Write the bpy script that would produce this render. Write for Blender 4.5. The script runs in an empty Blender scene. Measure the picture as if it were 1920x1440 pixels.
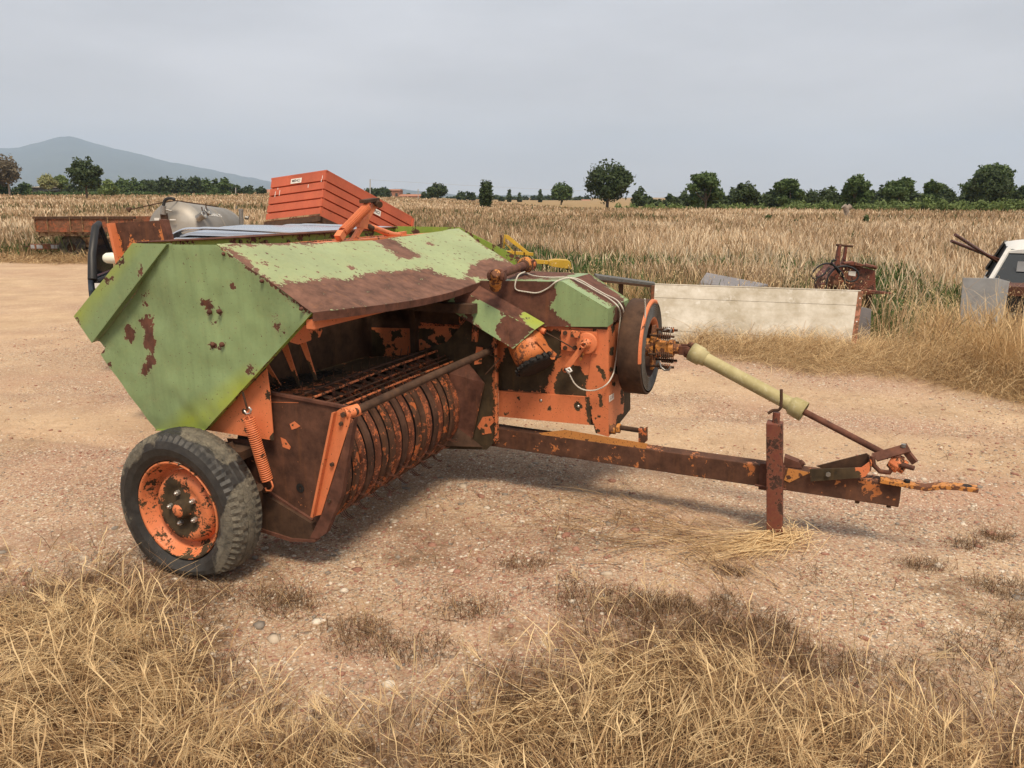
import bpy, bmesh, math, random
import numpy as np
from mathutils import Vector, Matrix
R = math.radians
random.seed(7); rng = np.random.default_rng(11)
SC = bpy.context.scene; COL = SC.collection
# ---------------------------------------------------------------- camera, sky, sun, exposure
F_PX = 1440.0; EYE = 1.65; PITCH = math.atan(350 / F_PX)      # photo: 1920 x 1440 px, eye 1.65 m
cd = bpy.data.cameras.new('camera'); cam = bpy.data.objects.new('camera', cd); COL.objects.link(cam)
cd.sensor_width = 36; cd.lens = 36 * F_PX / 1920; cd.clip_start = .05; cd.clip_end = 30000
cam.location = (0, 0, EYE); cam.rotation_euler = (R(90) - PITCH, 0, 0); SC.camera = cam
SUN_EL, SUN_AZ = R(61), R(166)                                  # azimuth clockwise from +Y (the way the camera looks)
SC.view_settings.view_transform = 'Standard'; SC.view_settings.look = 'None'
SC.view_settings.exposure = 0.08; SC.view_settings.gamma = 1
w = bpy.data.worlds.new('World'); SC.world = w; w.use_nodes = True
wn = w.node_tree; wn.nodes.clear()
def wnode(t, **k):
    n = wn.nodes.new(t)
    for a, b in k.items(): setattr(n, a, b)
    return n
sky = wnode('ShaderNodeTexSky', sky_type='NISHITA', sun_disc=False, sun_elevation=SUN_EL, sun_rotation=SUN_AZ,
            air_density=1.0, dust_density=3.0, ozone_density=1.0)
sb = wnode('ShaderNodeMix', data_type='RGBA', blend_type='MULTIPLY'); sb.inputs[0].default_value = 1
wn.links.new(sky.outputs[0], sb.inputs[6]); sb.inputs[7].default_value = (.10, .10, .10, 1)
tc = wnode('ShaderNodeTexCoord'); sep = wnode('ShaderNodeSeparateXYZ'); wn.links.new(tc.outputs['Generated'], sep.inputs[0])
rp = wnode('ShaderNodeValToRGB'); wn.links.new(sep.outputs[2], rp.inputs[0])
el = rp.color_ramp.elements
el[0].position = 0.0; el[0].color = (.68, .635, .62, 1)
el[1].position = 1.0; el[1].color = (.86, .82, .76, 1)
for p, c in ((.12, (.66, .635, .64)), (.30, (.73, .745, .78)), (.55, (.72, .72, .72))):
    e = el.new(p); e.color = (*c, 1)
mp = wnode('ShaderNodeMapping'); mp.inputs['Scale'].default_value = (1.2, 1.2, 4.5); wn.links.new(tc.outputs['Generated'], mp.inputs[0])
cn = wnode('ShaderNodeTexNoise'); cn.inputs['Scale'].default_value = 1.6; cn.inputs['Detail'].default_value = 5; cn.inputs['Roughness'].default_value = .55
wn.links.new(mp.outputs[0], cn.inputs[0])
cr = wnode('ShaderNodeMapRange'); cr.inputs[1].default_value = .3; cr.inputs[2].default_value = .7; cr.inputs[3].default_value = .84; cr.inputs[4].default_value = 1.16
wn.links.new(cn.outputs[0], cr.inputs[0])
cm = wnode('ShaderNodeVectorMath', operation='SCALE'); wn.links.new(rp.outputs[0], cm.inputs[0]); wn.links.new(cr.outputs[0], cm.inputs[3])
mx = wnode('ShaderNodeMix', data_type='RGBA'); mx.inputs[0].default_value = .86                # thin overcast over the clear sky
wn.links.new(sb.outputs[2], mx.inputs[6]); wn.links.new(cm.outputs[0], mx.inputs[7])
bg = wnode('ShaderNodeBackground'); bg.inputs[1].default_value = 1.0; wn.links.new(mx.outputs[2], bg.inputs[0])
wo = wnode('ShaderNodeOutputWorld'); wn.links.new(bg.outputs[0], wo.inputs[0])
sd = bpy.data.lights.new('sun', 'SUN'); sun = bpy.data.objects.new('sun', sd); COL.objects.link(sun)
sd.energy = 3.7; sd.angle = R(17); sd.color = (1, .84, .64)
sv = Vector((math.sin(SUN_AZ) * math.cos(SUN_EL), math.cos(SUN_AZ) * math.cos(SUN_EL), math.sin(SUN_EL)))
sun.rotation_euler = sv.to_track_quat('Z', 'Y').to_euler()
SC.cycles.use_denoising = True; SC.cycles.max_bounces = 6; SC.cycles.transparent_max_bounces = 12; SC.cycles.volume_bounces = 2

# ---------------------------------------------------------------- placing helpers (photo pixel -> point on a known plane)
SP, CP = math.sin(PITCH), math.cos(PITCH)
AZ = R(23)
TV = Vector((math.cos(AZ), -math.sin(AZ), 0)); WV = Vector((math.sin(AZ), math.cos(AZ), 0)); ZV = Vector((0, 0, 1))
C0 = Vector((-1.479, 3.163, 0)); EYEV = Vector((0, 0, EYE))
def ray(x, y):
    a = (x - 960) / F_PX; v = (y - 720) / F_PX
    return Vector((a, CP - v * SP, -(v * CP + SP)))
def Bf(t, w_, z): return C0 + TV * t + WV * w_ + ZV * z        # baler frame: travel, across, up
def pW(x, y, k): r = ray(x, y); return EYEV + r * ((k - (EYEV - C0).dot(WV)) / r.dot(WV))
def pT(x, y, k): r = ray(x, y); return EYEV + r * ((k - (EYEV - C0).dot(TV)) / r.dot(TV))
def pZ(x, y, k): r = ray(x, y); return EYEV + r * ((k - EYE) / r.z)
def pY(x, y, k): r = ray(x, y); return EYEV + r * (k / r.y)
def Wp(k, *pts): return [pW(x, y, k) for x, y in pts]
def Tp(k, *pts): return [pT(x, y, k) for x, y in pts]
def Yp(k, *pts): return [pY(x, y, k) for x, y in pts]

# ---------------------------------------------------------------- numpy noise
_tab = np.random.default_rng(5).random((256, 256))
def vn(x, y):
    xi = np.floor(x).astype(int); yi = np.floor(y).astype(int); fx = x - xi; fy = y - yi
    fx = fx * fx * (3 - 2 * fx); fy = fy * fy * (3 - 2 * fy)
    a = _tab[xi & 255, yi & 255]; b = _tab[(xi + 1) & 255, yi & 255]; c = _tab[xi & 255, (yi + 1) & 255]; d = _tab[(xi + 1) & 255, (yi + 1) & 255]
    return a + (b - a) * fx + (c - a) * fy + (a - b - c + d) * fx * fy
def fbm(x, y, o=4):
    s = 0; a = .5; t = 0
    for i in range(o): s = s + a * vn(x * 2 ** i + 17 * i, y * 2 ** i + 31 * i); t += a; a *= .5
    return s / t
def sst(a, b, x): t = np.clip((x - a) / (b - a), 0, 1); return t * t * (3 - 2 * t)

# ---------------------------------------------------------------- materials
MATS = {}
class NT:
    def __init__(s, name):
        m = bpy.data.materials.new(name); m.use_nodes = True; s.m = m; s.t = m.node_tree; s.t.nodes.clear()
        s.out = s.t.nodes.new('ShaderNodeOutputMaterial'); s.b = s.t.nodes.new('ShaderNodeBsdfPrincipled')
        s.t.links.new(s.b.outputs[0], s.out.inputs[0]); MATS[name] = m
        s.co = s.n('ShaderNodeTexCoord').outputs['Object']
    def n(s, t, props=None, **ins):
        nd = s.t.nodes.new(t)
        for k, v in (props or {}).items(): setattr(nd, k, v)
        for k, v in ins.items():
            i = nd.inputs[int(k[1:])] if k[0] == 'i' and k[1:].isdigit() else nd.inputs[k.replace('_', ' ')]
            if isinstance(v, bpy.types.NodeSocket): s.t.links.new(v, i)
            else: i.default_value = v
        return nd
    def noise(s, sc, det=4, ro=.55, co=None, stretch=None):
        co = co or s.co
        if stretch: co = s.n('ShaderNodeMapping', i0=co, Scale=stretch).outputs[0]
        return s.n('ShaderNodeTexNoise', Vector=co, Scale=sc, Detail=det, Roughness=ro).outputs[0]
    def mr(s, v, a, b, c=0., d=1.): return s.n('ShaderNodeMapRange', i0=v, i1=a, i2=b, i3=c, i4=d).outputs[0]
    def ma(s, op, a, b=0.): return s.n('ShaderNodeMath', {'operation': op}, i0=a, i1=b).outputs[0]
    def mix(s, f, a, b, bt='MIX'):
        a = (*a, 1) if isinstance(a, tuple) and len(a) == 3 else a; b = (*b, 1) if isinstance(b, tuple) and len(b) == 3 else b
        return s.n('ShaderNodeMix', {'data_type': 'RGBA', 'blend_type': bt}, i0=f, i6=a, i7=b).outputs[2]
    def attr(s, nm): return s.n('ShaderNodeAttribute', {'attribute_name': nm}).outputs['Fac']
    def ramp(s, v, stops):
        r = s.n('ShaderNodeValToRGB', i0=v); e = r.color_ramp.elements
        e[0].position, e[0].color = stops[0][0], (*stops[0][1], 1); e[1].position, e[1].color = stops[-1][0], (*stops[-1][1], 1)
        for p, c in stops[1:-1]: q = e.new(p); q.color = (*c, 1)
        return r.outputs[0]
    def set(s, **k):
        for a, v in k.items():
            i = s.b.inputs[a.replace('_', ' ')]
            if isinstance(v, bpy.types.NodeSocket): s.t.links.new(v, i)
            else: i.default_value = (*v, 1) if isinstance(v, tuple) and len(v) == 3 else v
    def bump(s, h, st=.3, dist=.01): s.set(Normal=s.n('ShaderNodeBump', Height=h, Strength=st, Distance=dist).outputs[0])
def plain(name, c, rough=.6, metal=0., var=.15, sc=12, bump=0.):
    s = NT(name); n = s.noise(sc, 5, .6); c2 = tuple(x * (1 - var * 1.6) for x in c); c3 = tuple(min(1, x * (1 + var)) for x in c)
    s.set(Base_Color=s.mix(s.mr(n, .3, .7), c2, c3), Roughness=rough, Metallic=metal)
    if bump: s.bump(n, bump)
    return s.m
def paint(name, base, th=.4, scale=9, patch=False, rust=(.125, .052, .034), rough=.5, halo=.35, speck=.71, moss=None, spsc=7., streak=.25, mott=.18, dust=.0):
    s = NT(name)
    n1 = s.ma('MULTIPLY', s.ma('SUBTRACT', s.noise(scale, 9, .66), .5), 2.9)
    n1 = s.ma('ADD', s.ma('MULTIPLY', n1, 1.5 if patch else 1.15), s.ma('MULTIPLY', s.ma('SUBTRACT', s.noise(scale * 4, 5, .7), .5), 1.8 if patch else 1.4))
    v = s.ma('ADD', n1, s.attr('wear')) if patch else n1
    m1 = s.mr(v, th - .07, th + .05)
    m2 = s.mr(s.noise(scale * spsc, 3, .5), speck, speck + .015)
    mask = s.ma('MAXIMUM', m1, m2)
    big = s.mr(s.noise(2.3, 4, .55), .3, .7)
    pc = s.mix(big, tuple(x * (1 - mott) for x in base), tuple(min(1, x * (1 + mott)) for x in base))
    st = s.mr(s.noise(1.0, 5, .6, stretch=(26, 26, 2.2)), .45, .75, 0., streak)
    pc = s.mix(st, pc, tuple(x * .62 for x in base))
    fine = s.mr(s.noise(60, 3, .6), .35, .65, 0., .12); pc = s.mix(fine, pc, tuple(min(1, x * 1.4 + .03) for x in base))
    if moss:
        pc = s.mix(s.ma('MULTIPLY', s.attr('tint'), s.mr(s.noise(5, 4, .6), .3, .6, .5, 1.)), pc, moss)
    pc = s.mix(s.mr(v, -.95, .1, 0., .32) if patch else s.mr(v, th - .7, th, 0., .40), pc, tuple(x * .8 + y * .35 for x, y in zip(base, (.30, .16, .03))))
    ha = s.mr(v, th - .22, th, 0., halo); pc = s.mix(ha, pc, tuple(min(1, x * 1.15 + .10) for x in base))
    rn = s.noise(14, 7, .65); rs = s.noise(1.0, 5, .6, stretch=(30, 30, 3))
    rc = s.mix(s.mr(rn, .32, .7), tuple(x * .5 for x in rust), tuple(x * 1.35 for x in rust))
    rc = s.mix(s.mr(rs, .55, .8, 0., .5), rc, (rust[0] * 2.0, rust[1] * 1.75, rust[2] * 1.1))
    c = s.mix(mask, pc, rc)
    if dust: c = s.mix(s.mr(s.noise(3, 5, .6), .35, .75, 0., dust), c, (.33, .25, .17))
    s.set(Base_Color=c, Roughness=s.mix(mask, (rough,) * 3, (.86,) * 3))
    s.b.inputs['Specular IOR Level'].default_value = .35
    h = s.ma('ADD', s.ma('MULTIPLY', mask, -1.), s.ma('MULTIPLY', s.noise(70, 4, .7), .5)); s.bump(h, .35, .003)
    return s.m
GREEN = (.232, .322, .150); ORANGE = (.67, .200, .082); RUST = (.125, .052, .034); DRUST = (.075, .040, .024)
paint('green_paint', GREEN, 0., 16, True, moss=(.34, .40, .06), halo=.5, speck=.69, streak=.45, rough=.42)
paint('green_lit_top', (.295, .350, .175), 0., 14, True, rust=(.160, .080, .056), halo=.45, speck=.655, spsc=2.4)  # lighter copy of the green; light from above put into the hood paint
paint('green_old', (.22, .33, .05), .25, 10, halo=.4)
paint('orange_patch', ORANGE, 0., 18, True, rust=(.062, .042, .022), halo=.12, speck=.675)
paint('orange', ORANGE, .62, 10, rust=(.09, .045, .026), halo=.12, speck=.69)
paint('orange_worn', ORANGE, .08, 22, rust=(.075, .042, .024), halo=.1)
paint('orange_rusty', (.48, .125, .04), -.28, 12, rust=(.10, .048, .028), halo=.1)
paint('orange_mostly_rust', (.50, .12, .035), -.62, 11, rust=(.085, .042, .027), halo=.1)
paint('clutch_paint', (.56, .165, .05), .25, 11, rust=(.16, .06, .03), halo=.1, rough=.45)
paint('ochre_patch', (.50, .215, .06), 0., 18, True, rust=(.11, .05, .03), halo=.1, speck=.64)
paint('ochre_worn', (.52, .21, .05), .02, 14, rust=(.13, .055, .03), halo=.1)
paint('band_paint', (.44, .115, .042), -.18, 26, rust=(.15, .055, .03), halo=.3)
paint('drawbar_paint', (.46, .15, .045), -.42, 9, rust=(.10, .045, .027), halo=.1)
paint('rust', (.18, .06, .03), -.9, 9, rust=RUST, halo=0)
paint('rust_patch', (.60, .20, .06), 0., 15, True, rust=(.105, .046, .028), halo=.1, speck=.74)
paint('dark_rust', (.14, .05, .025), -.9, 9, rust=DRUST, halo=0)
paint('red_paint', (.155, .045, .032), .15, 13, rust=(.07, .035, .025), halo=.15)
paint('red_bed', (.46, .105, .052), .75, 7, rust=(.12, .045, .03), halo=.1, rough=.55, speck=.72)
paint('rusty_red', (.27, .075, .035), -.12, 6, rust=(.17, .08, .045), halo=.1, streak=.6)
paint('trailer_tan', (.30, .20, .10), .1, 6, rust=(.14, .07, .04))
paint('yellow_paint', (.52, .33, .035), .6, 8, rust=(.12, .06, .03))
plain('steel', (.34, .33, .31), .4, .7, .2, 40); plain('bright_steel', (.62, .60, .57), .35, .8, .1, 40)
plain('black_plastic', (.012, .012, .013), .5); plain('tar_and_shade', (.012, .010, .009), .75, 0, .4, 60, .5)  # near-black tar, also used as painted shade between the pickup bands
plain('hose', (.015, .015, .017), .6); plain('white_paint', (.70, .69, .66), .45, 0, .06)
plain('sticker', (.78, .74, .68), .5, 0, .05); plain('ink', (.03, .03, .03), .6); plain('ink_grey', (.30, .24, .25), .6)
plain('glove_white', (.78, .80, .68), .4, 0, .05); plain('car_blue', (.05, .065, .085), .25, .4, .1)
plain('roof_silver', (.42, .46, .54), .22, .5, .05, 3); plain('chrome', (.75, .76, .78), .2, .9, .03)
plain('grey_plastic', (.36, .37, .38), .45, 0, .12, 6); plain('grey_sheet', (.20, .19, .20), .7, 0, .12, 5)
plain('brick', (.34, .16, .10), .9, 0, .25, 2); plain('plaster', (.62, .55, .46), .9, 0, .1, 2); plain('roof_tile', (.38, .17, .10), .9, 0, .2, 4)
plain('bark', (.13, .095, .065), .95, 0, .35, 8, .6); plain('pale_wood', (.33, .27, .22), .95, 0, .25, 9, .5)
plain('concrete_pole', (.42, .41, .39), .85); plain('shed_dark', (.05, .055, .05), .8); plain('brown_gloss', (.11, .045, .03), .25)
def gl():
    s = NT('glass'); s.set(Base_Color=(.018, .022, .026), Roughness=.07, Metallic=0.); s.b.inputs['Specular IOR Level'].default_value = .8
    s = NT('rope'); wv = s.n('ShaderNodeTexWave', {'bands_direction': 'DIAGONAL'}, Vector=s.co, Scale=90., Distortion=1.).outputs[1]
    s.set(Base_Color=s.mix(wv, (.34, .30, .24), (.72, .68, .60)), Roughness=.9)
    s = NT('guard_plastic'); n = s.mr(s.noise(5, 6, .6), .3, .7); c = s.mix(n, (.30, .25, .10), (.50, .44, .24))
    c = s.mix(s.mr(s.noise(45, 4, .6), .55, .75, 0., .5), c, (.58, .54, .38)); s.set(Base_Color=c, Roughness=.62); s.bump(s.noise(60, 3), .15, .003)
    s = NT('tyre_rubber'); sd_ = s.attr('wear')
    dirt = s.ma('ADD', s.ma('MULTIPLY', s.ma('SUBTRACT', s.noise(9, 7, .68), .5), 2.4), sd_)
    m = s.mr(dirt, -.06, .10); c = s.mix(s.mr(s.noise(25, 4), .3, .7), (.018, .0165, .015), (.042, .038, .034))
    gc = s.mix(s.mr(s.noise(30, 6, .7), .3, .7), (.065, .060, .050), (.20, .175, .13)); s.set(Base_Color=s.mix(m, c, gc), Roughness=s.mix(m, (.55,) * 3, (.95,) * 3))
    vo = s.n('ShaderNodeTexVoronoi', {'feature': 'DISTANCE_TO_EDGE'}, Vector=s.co, Scale=42.).outputs[0]
    s.bump(s.ma('ADD', s.ma('MULTIPLY', s.mr(vo, 0., .06), s.mr(m, 0., 1.)), s.ma('MULTIPLY', s.noise(80, 4, .7), .5)), .55, .006)
    s = NT('board_white'); n = s.mr(s.noise(3.0, 8, .7), .34, .62); c = s.mix(n, (.33, .285, .21), (.54, .50, .43))
    c = s.mix(s.mr(s.noise(9, 6, .7), .58, .68, 0., .6), c, (.66, .64, .60)); c = s.mix(s.mr(s.noise(1., 4, .6, stretch=(3, 3, 14)), .5, .75, 0., .5), c, (.34, .28, .20))
    s.set(Base_Color=c, Roughness=.75); s.bump(s.noise(20, 5), .2, .01)
    s = NT('tank_metal'); n = s.mr(s.noise(1.6, 6, .6), .3, .7); c = s.mix(n, (.235, .205, .165), (.34, .325, .30)); s.set(Base_Color=c, Roughness=.55, Metallic=.35)
    s = NT('stone'); at = s.n('ShaderNodeAttribute', {'attribute_name': 'hue'}).outputs['Fac']
    c = s.ramp(at, [(0, (.26, .11, .075)), (.25, (.36, .17, .12)), (.3, (.40, .32, .24)), (.55, (.52, .43, .33)), (.6, (.17, .15, .13)), (.72, (.26, .23, .20)), (.78, (.60, .52, .42)), (1, (.76, .68, .57))])
    s.set(Base_Color=s.mix(s.mr(s.noise(90, 4), .3, .7, 0., .3), c, (.36, .27, .19)), Roughness=.9)
    def straw(nm, stops, tr=.25):
        s = NT(nm); c = s.ramp(s.attr('tone'), stops)
        s.set(Base_Color=c, Roughness=.7); s.b.inputs['Specular IOR Level'].default_value = .25
        t = s.n('ShaderNodeBsdfTranslucent', Color=c); mx_ = s.n('ShaderNodeMixShader', i0=tr, i1=s.b.outputs[0], i2=t.outputs[0]); s.t.links.new(mx_.outputs[0], s.out.inputs[0])
    straw('straw', [(0, (.055, .030, .016)), (.35, (.160, .090, .046)), (.6, (.44, .28, .14)), (1, (.89, .69, .40))])
    straw('crop', [(0, (.050, .080, .028)), (.22, (.17, .16, .07)), (.36, (.29, .19, .105)), (.7, (.53, .37, .225)), (1, (.78, .64, .45))])
    straw('weed', [(0, (.028, .055, .016)), (.5, (.075, .125, .035)), (1, (.20, .25, .09))])
    def leaf(nm, a, b):
        s = NT(nm); n = s.mr(s.noise(.9, 4, .6), .3, .7); c = s.mix(s.attr('tone'), a, b); c = s.mix(s.ma('MULTIPLY', n, .4), c, tuple(x * 1.5 for x in b))
        s.set(Base_Color=c, Roughness=.6); s.b.inputs['Specular IOR Level'].default_value = .3
        t = s.n('ShaderNodeBsdfTranslucent', Color=c); mx_ = s.n('ShaderNodeMixShader', i0=.22, i1=s.b.outputs[0], i2=t.outputs[0]); s.t.links.new(mx_.outputs[0], s.out.inputs[0])
    leaf('leaf_dark', (.022, .036, .014), (.055, .082, .026)); leaf('leaf_mid', (.034, .060, .018), (.085, .130, .038))
    leaf('leaf_light', (.075, .115, .032), (.17, .22, .07)); leaf('leaf_pale', (.15, .17, .07), (.34, .34, .16)); leaf('leaf_brown', (.085, .072, .045), (.17, .14, .095))
gl()
def ground_mat():
    s = NT('gravel_dirt')
    co = s.co
    v1 = s.n('ShaderNodeTexVoronoi', Vector=co, Scale=62.); v2 = s.n('ShaderNodeTexVoronoi', Vector=co, Scale=24.)
    v3 = s.n('ShaderNodeTexVoronoi', Vector=co, Scale=130.)
    def hue(v): return s.n('ShaderNodeSeparateColor', i0=v.outputs['Color']).outputs[0]
    stops = [(0, (.27, .125, .085)), (.22, (.37, .20, .145)), (.27, (.42, .33, .24)), (.55, (.56, .44, .31)), (.62, (.16, .135, .115)), (.76, (.26, .215, .175)), (.84, (.58, .48, .37)), (1, (.80, .70, .57))]
    c1 = s.ramp(hue(v1), stops); c2 = s.ramp(hue(v2), stops); c3 = s.ramp(hue(v3), stops)
    sand = s.mix(s.mr(s.noise(1.7, 7, .62), .32, .68), (.39, .265, .165), (.63, .465, .30))
    sand = s.mix(s.mr(s.noise(26, 6, .7), .38, .68, 0., .55), sand, (.37, .25, .155))
    red = s.mix(s.mr(s.noise(.55, 5, .6), .36, .62), sand, (.38, .225, .155))
    at = s.attr('sand')
    red = s.mix(at, red, sand)
    dens = s.mr(s.noise(.8, 6, .65), .33, .58, .30, 1.); dens = s.ma('MULTIPLY', dens, s.mr(at, 0., 1., 1., .25))
    m3 = s.ma('MULTIPLY', s.mr(v3.outputs[0], .52, .36), dens); m1 = s.ma('MULTIPLY', s.mr(v1.outputs[0], .50, .34), dens)
    sel = s.mr(s.n('ShaderNodeSeparateColor', i0=v2.outputs['Color']).outputs[1], .72, .74)
    m2 = s.ma('MULTIPLY', s.ma('MULTIPLY', s.mr(v2.outputs[0], .34, .22), sel), dens)
    c = s.mix(m3, red, c3); c = s.mix(m1, c, c1); c = s.mix(m2, c, c2)
    c = s.mix(s.ma('MULTIPLY', s.attr('litter'), s.mr(s.noise(11, 7, .75), .34, .60)), c, (.125, .070, .036))
    f = s.attr('field'); fc = s.mix(s.mr(s.noise(.35, 6, .65), .35, .65), (.22, .15, .075), (.38, .26, .13))
    c = s.mix(f, c, fc)
    s.set(Base_Color=c, Roughness=.93); s.b.inputs['Specular IOR Level'].default_value = .2
    h = s.ma('ADD', s.ma('ADD', s.ma('MULTIPLY', m1, .35), s.ma('MULTIPLY', m2, .9)), s.ma('ADD', s.ma('MULTIPLY', m3, .15), s.ma('MULTIPLY', s.noise(45, 8, .75), .8)))
    s.bump(h, .65, .012)
    s = NT('mountain_cover'); s.set(Base_Color=s.mix(s.mr(s.noise(.004, 6, .6), .35, .65), (.018, .030, .020), (.036, .050, .030)), Roughness=.95)
ground_mat()

# ---------------------------------------------------------------- object helpers
BASE = {}
def thing(name, label, cat, loc=(0, 0, 0), group=None):
    o = bpy.data.objects.new(name, None); COL.objects.link(o); o.location = loc; o.empty_display_size = .2
    o['label'] = label; o['category'] = cat
    if group: o['group'] = group
    BASE[o.name] = Vector(loc); return o
def tag(o, label, cat, group=None):
    o['label'] = label; o['category'] = cat
    if group: o['group'] = group
    return o
def link(name, me, parent=None, loc=None):
    o = bpy.data.objects.new(name, me); COL.objects.link(o)
    b = Vector((0, 0, 0))
    if parent is not None: b = BASE[parent.name]; o.parent = parent
    elif loc is not None: b = Vector(loc); o.location = b
    if b.length: me.transform(Matrix.Translation(-b))
    BASE[o.name] = b
    return o
class MB:
    def __init__(s): s.v = []; s.f = []; s.s = []
    def add(s, vs, fs, sm=False):
        o = len(s.v); s.v += [tuple(p) for p in vs]; s.f += [tuple(i + o for i in f) for f in fs]; s.s += [sm] * len(fs); return s
    def para(s, p, a, b, c):
        p, a, b, c = map(Vector, (p, a, b, c)); vs = [p, p + a, p + a + b, p + b, p + c, p + a + c, p + a + b + c, p + b + c]
        if a.cross(b).dot(c) > 0: fs = [(3, 2, 1, 0), (4, 5, 6, 7), (0, 1, 5, 4), (1, 2, 6, 5), (2, 3, 7, 6), (3, 0, 4, 7)]
        else: fs = [(0, 1, 2, 3), (7, 6, 5, 4), (4, 5, 1, 0), (5, 6, 2, 1), (6, 7, 3, 2), (7, 4, 0, 3)]
        return s.add(vs, fs)
    def bbox(s, t0, t1, w0, w1, z0, z1): return s.para(Bf(t0, w0, z0), TV * (t1 - t0), WV * (w1 - w0), ZV * (z1 - z0))
    def box(s, x0, x1, y0, y1, z0, z1): return s.para((x0, y0, z0), (x1 - x0, 0, 0), (0, y1 - y0, 0), (0, 0, z1 - z0))
    def prism(s, pts, ext):
        pts = [Vector(p) for p in pts]; ext = Vector(ext); n = len(pts); nrm = Vector((0, 0, 0))
        for i in range(n): nrm += (pts[i] - pts[0]).cross(pts[(i + 1) % n] - pts[0])
        if nrm.dot(ext) > 0: pts = pts[::-1]
        vs = pts + [p + ext for p in pts]
        return s.add(vs, [tuple(range(n)), tuple(range(2 * n - 1, n - 1, -1))] + [(i, i + n, (i + 1) % n + n, (i + 1) % n) for i in range(n)])
    def tube(s, pts, r, n=10, cap=True):
        pts = [Vector(p) for p in pts]; k = len(pts); rs = r if hasattr(r, '__len__') else [r] * k
        up = None; vs = []
        for i, p in enumerate(pts):
            d = (pts[min(i + 1, k - 1)] - pts[max(i - 1, 0)]).normalized()
            if up is None: up = Vector((0, 0, 1)) if abs(d.z) < .9 else Vector((1, 0, 0))
            a = d.cross(up).normalized(); up = a.cross(d).normalized()
            for j in range(n):
                t = 2 * math.pi * j / n; vs.append(p + (a * math.cos(t) + up * math.sin(t)) * rs[i])
        fs = [(i * n + j, i * n + (j + 1) % n, (i + 1) * n + (j + 1) % n, (i + 1) * n + j) for i in range(k - 1) for j in range(n)]
        s.add(vs, fs, True)
        if cap: s.add(vs[:n], [tuple(range(n - 1, -1, -1))]); s.add(vs[-n:], [tuple(range(n))])
        return s
    def bar(s, p, q, w_, h, up=(0, 0, 1)):
        p, q, up = Vector(p), Vector(q), Vector(up); d = q - p; a = d.cross(up).normalized(); u = a.cross(d).normalized()
        return s.para(p - a * w_ / 2 - u * h / 2, d, a * w_, u * h)
    def lathe(s, o, ax, prof, n=32, a0=0, a1=2 * math.pi, ref=None, sm=True):
        o, ax = Vector(o), Vector(ax).normalized(); e = Vector(ref) if ref else (Vector((0, 0, 1)) if abs(ax.z) < .9 else Vector((1, 0, 0)))
        e = (e - ax * e.dot(ax)).normalized(); g = ax.cross(e); full = abs(a1 - a0 - 2 * math.pi) < 1e-6; m = n if full else n + 1
        vs = []
        for j in range(m):
            t = a0 + (a1 - a0) * j / n; d = e * math.cos(t) + g * math.sin(t)
            vs += [o + ax * a + d * max(r, 1e-4) for a, r in prof]
        k = len(prof)
        fs = [(j * k + i, j * k + i + 1, ((j + 1) % m) * k + i + 1, ((j + 1) % m) * k + i) for j in range(n) for i in range(k - 1)]
        return s.add(vs, fs, sm)
    def spring(s, p, q, Rr, r, turns, n=6, per=14):
        p, q = Vector(p), Vector(q); d = q - p; a = d.normalized(); e = a.orthogonal().normalized(); g = a.cross(e); N = int(turns * per)
        return s.tube([p + d * (i / N) + (e * math.cos(2 * math.pi * i / per) + g * math.sin(2 * math.pi * i / per)) * Rr for i in range(N + 1)], r, n)
    def hexn(s, c, ax, r, h):
        ax = Vector(ax).normalized(); return s.lathe(c, ax, [(0, 0), (0, r), (h, r), (h, 0)], 6, sm=False)
    def build(s, name, mat, parent=None, bev=0., loc=None, fix=True):
        me = bpy.data.meshes.new(name); me.from_pydata(s.v, [], s.f); me.polygons.foreach_set('use_smooth', s.s)
        if fix:
            bm = bmesh.new(); bm.from_mesh(me); bmesh.ops.recalc_face_normals(bm, faces=bm.faces); bm.to_mesh(me); bm.free()
        me.materials.append(MATS[mat]); me.update()
        o = link(name, me, parent, loc)
        if bev:
            b = o.modifiers.new('bevel', 'BEVEL'); b.width = bev; b.segments = 2; b.limit_method = 'ANGLE'; b.angle_limit = R(35)
        return o
def photo_px(V):                                   # where surface points fall in the photo; worn patches are pixel outlines projected from the camera onto the surface
    P = np.asarray(V) - np.array([0, 0, EYE]); d = P[:, 1] * CP - P[:, 2] * SP
    return np.stack([960 + F_PX * P[:, 0] / d, 720 - F_PX * (P[:, 1] * SP + P[:, 2] * CP) / d], 1), d
def sdist(q, poly):                                # signed distance to a polygon, positive inside
    poly = np.array(poly, float); n = len(poly); best = np.full(len(q), 1e9); ins = np.zeros(len(q), bool)
    for i in range(n):
        a = poly[i]; b = poly[(i + 1) % n]; e = b - a; wv = q - a
        t = np.clip((wv @ e) / max(e @ e, 1e-9), 0, 1); best = np.minimum(best, np.hypot(*(wv - t[:, None] * e).T))
        c = ((a[1] > q[:, 1]) != (b[1] > q[:, 1])); ins ^= c & (q[:, 0] < (b[0] - a[0]) * (q[:, 1] - a[1]) / ((b[1] - a[1]) or 1e-9) + a[0])
    return np.where(ins, best, -best)
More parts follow.
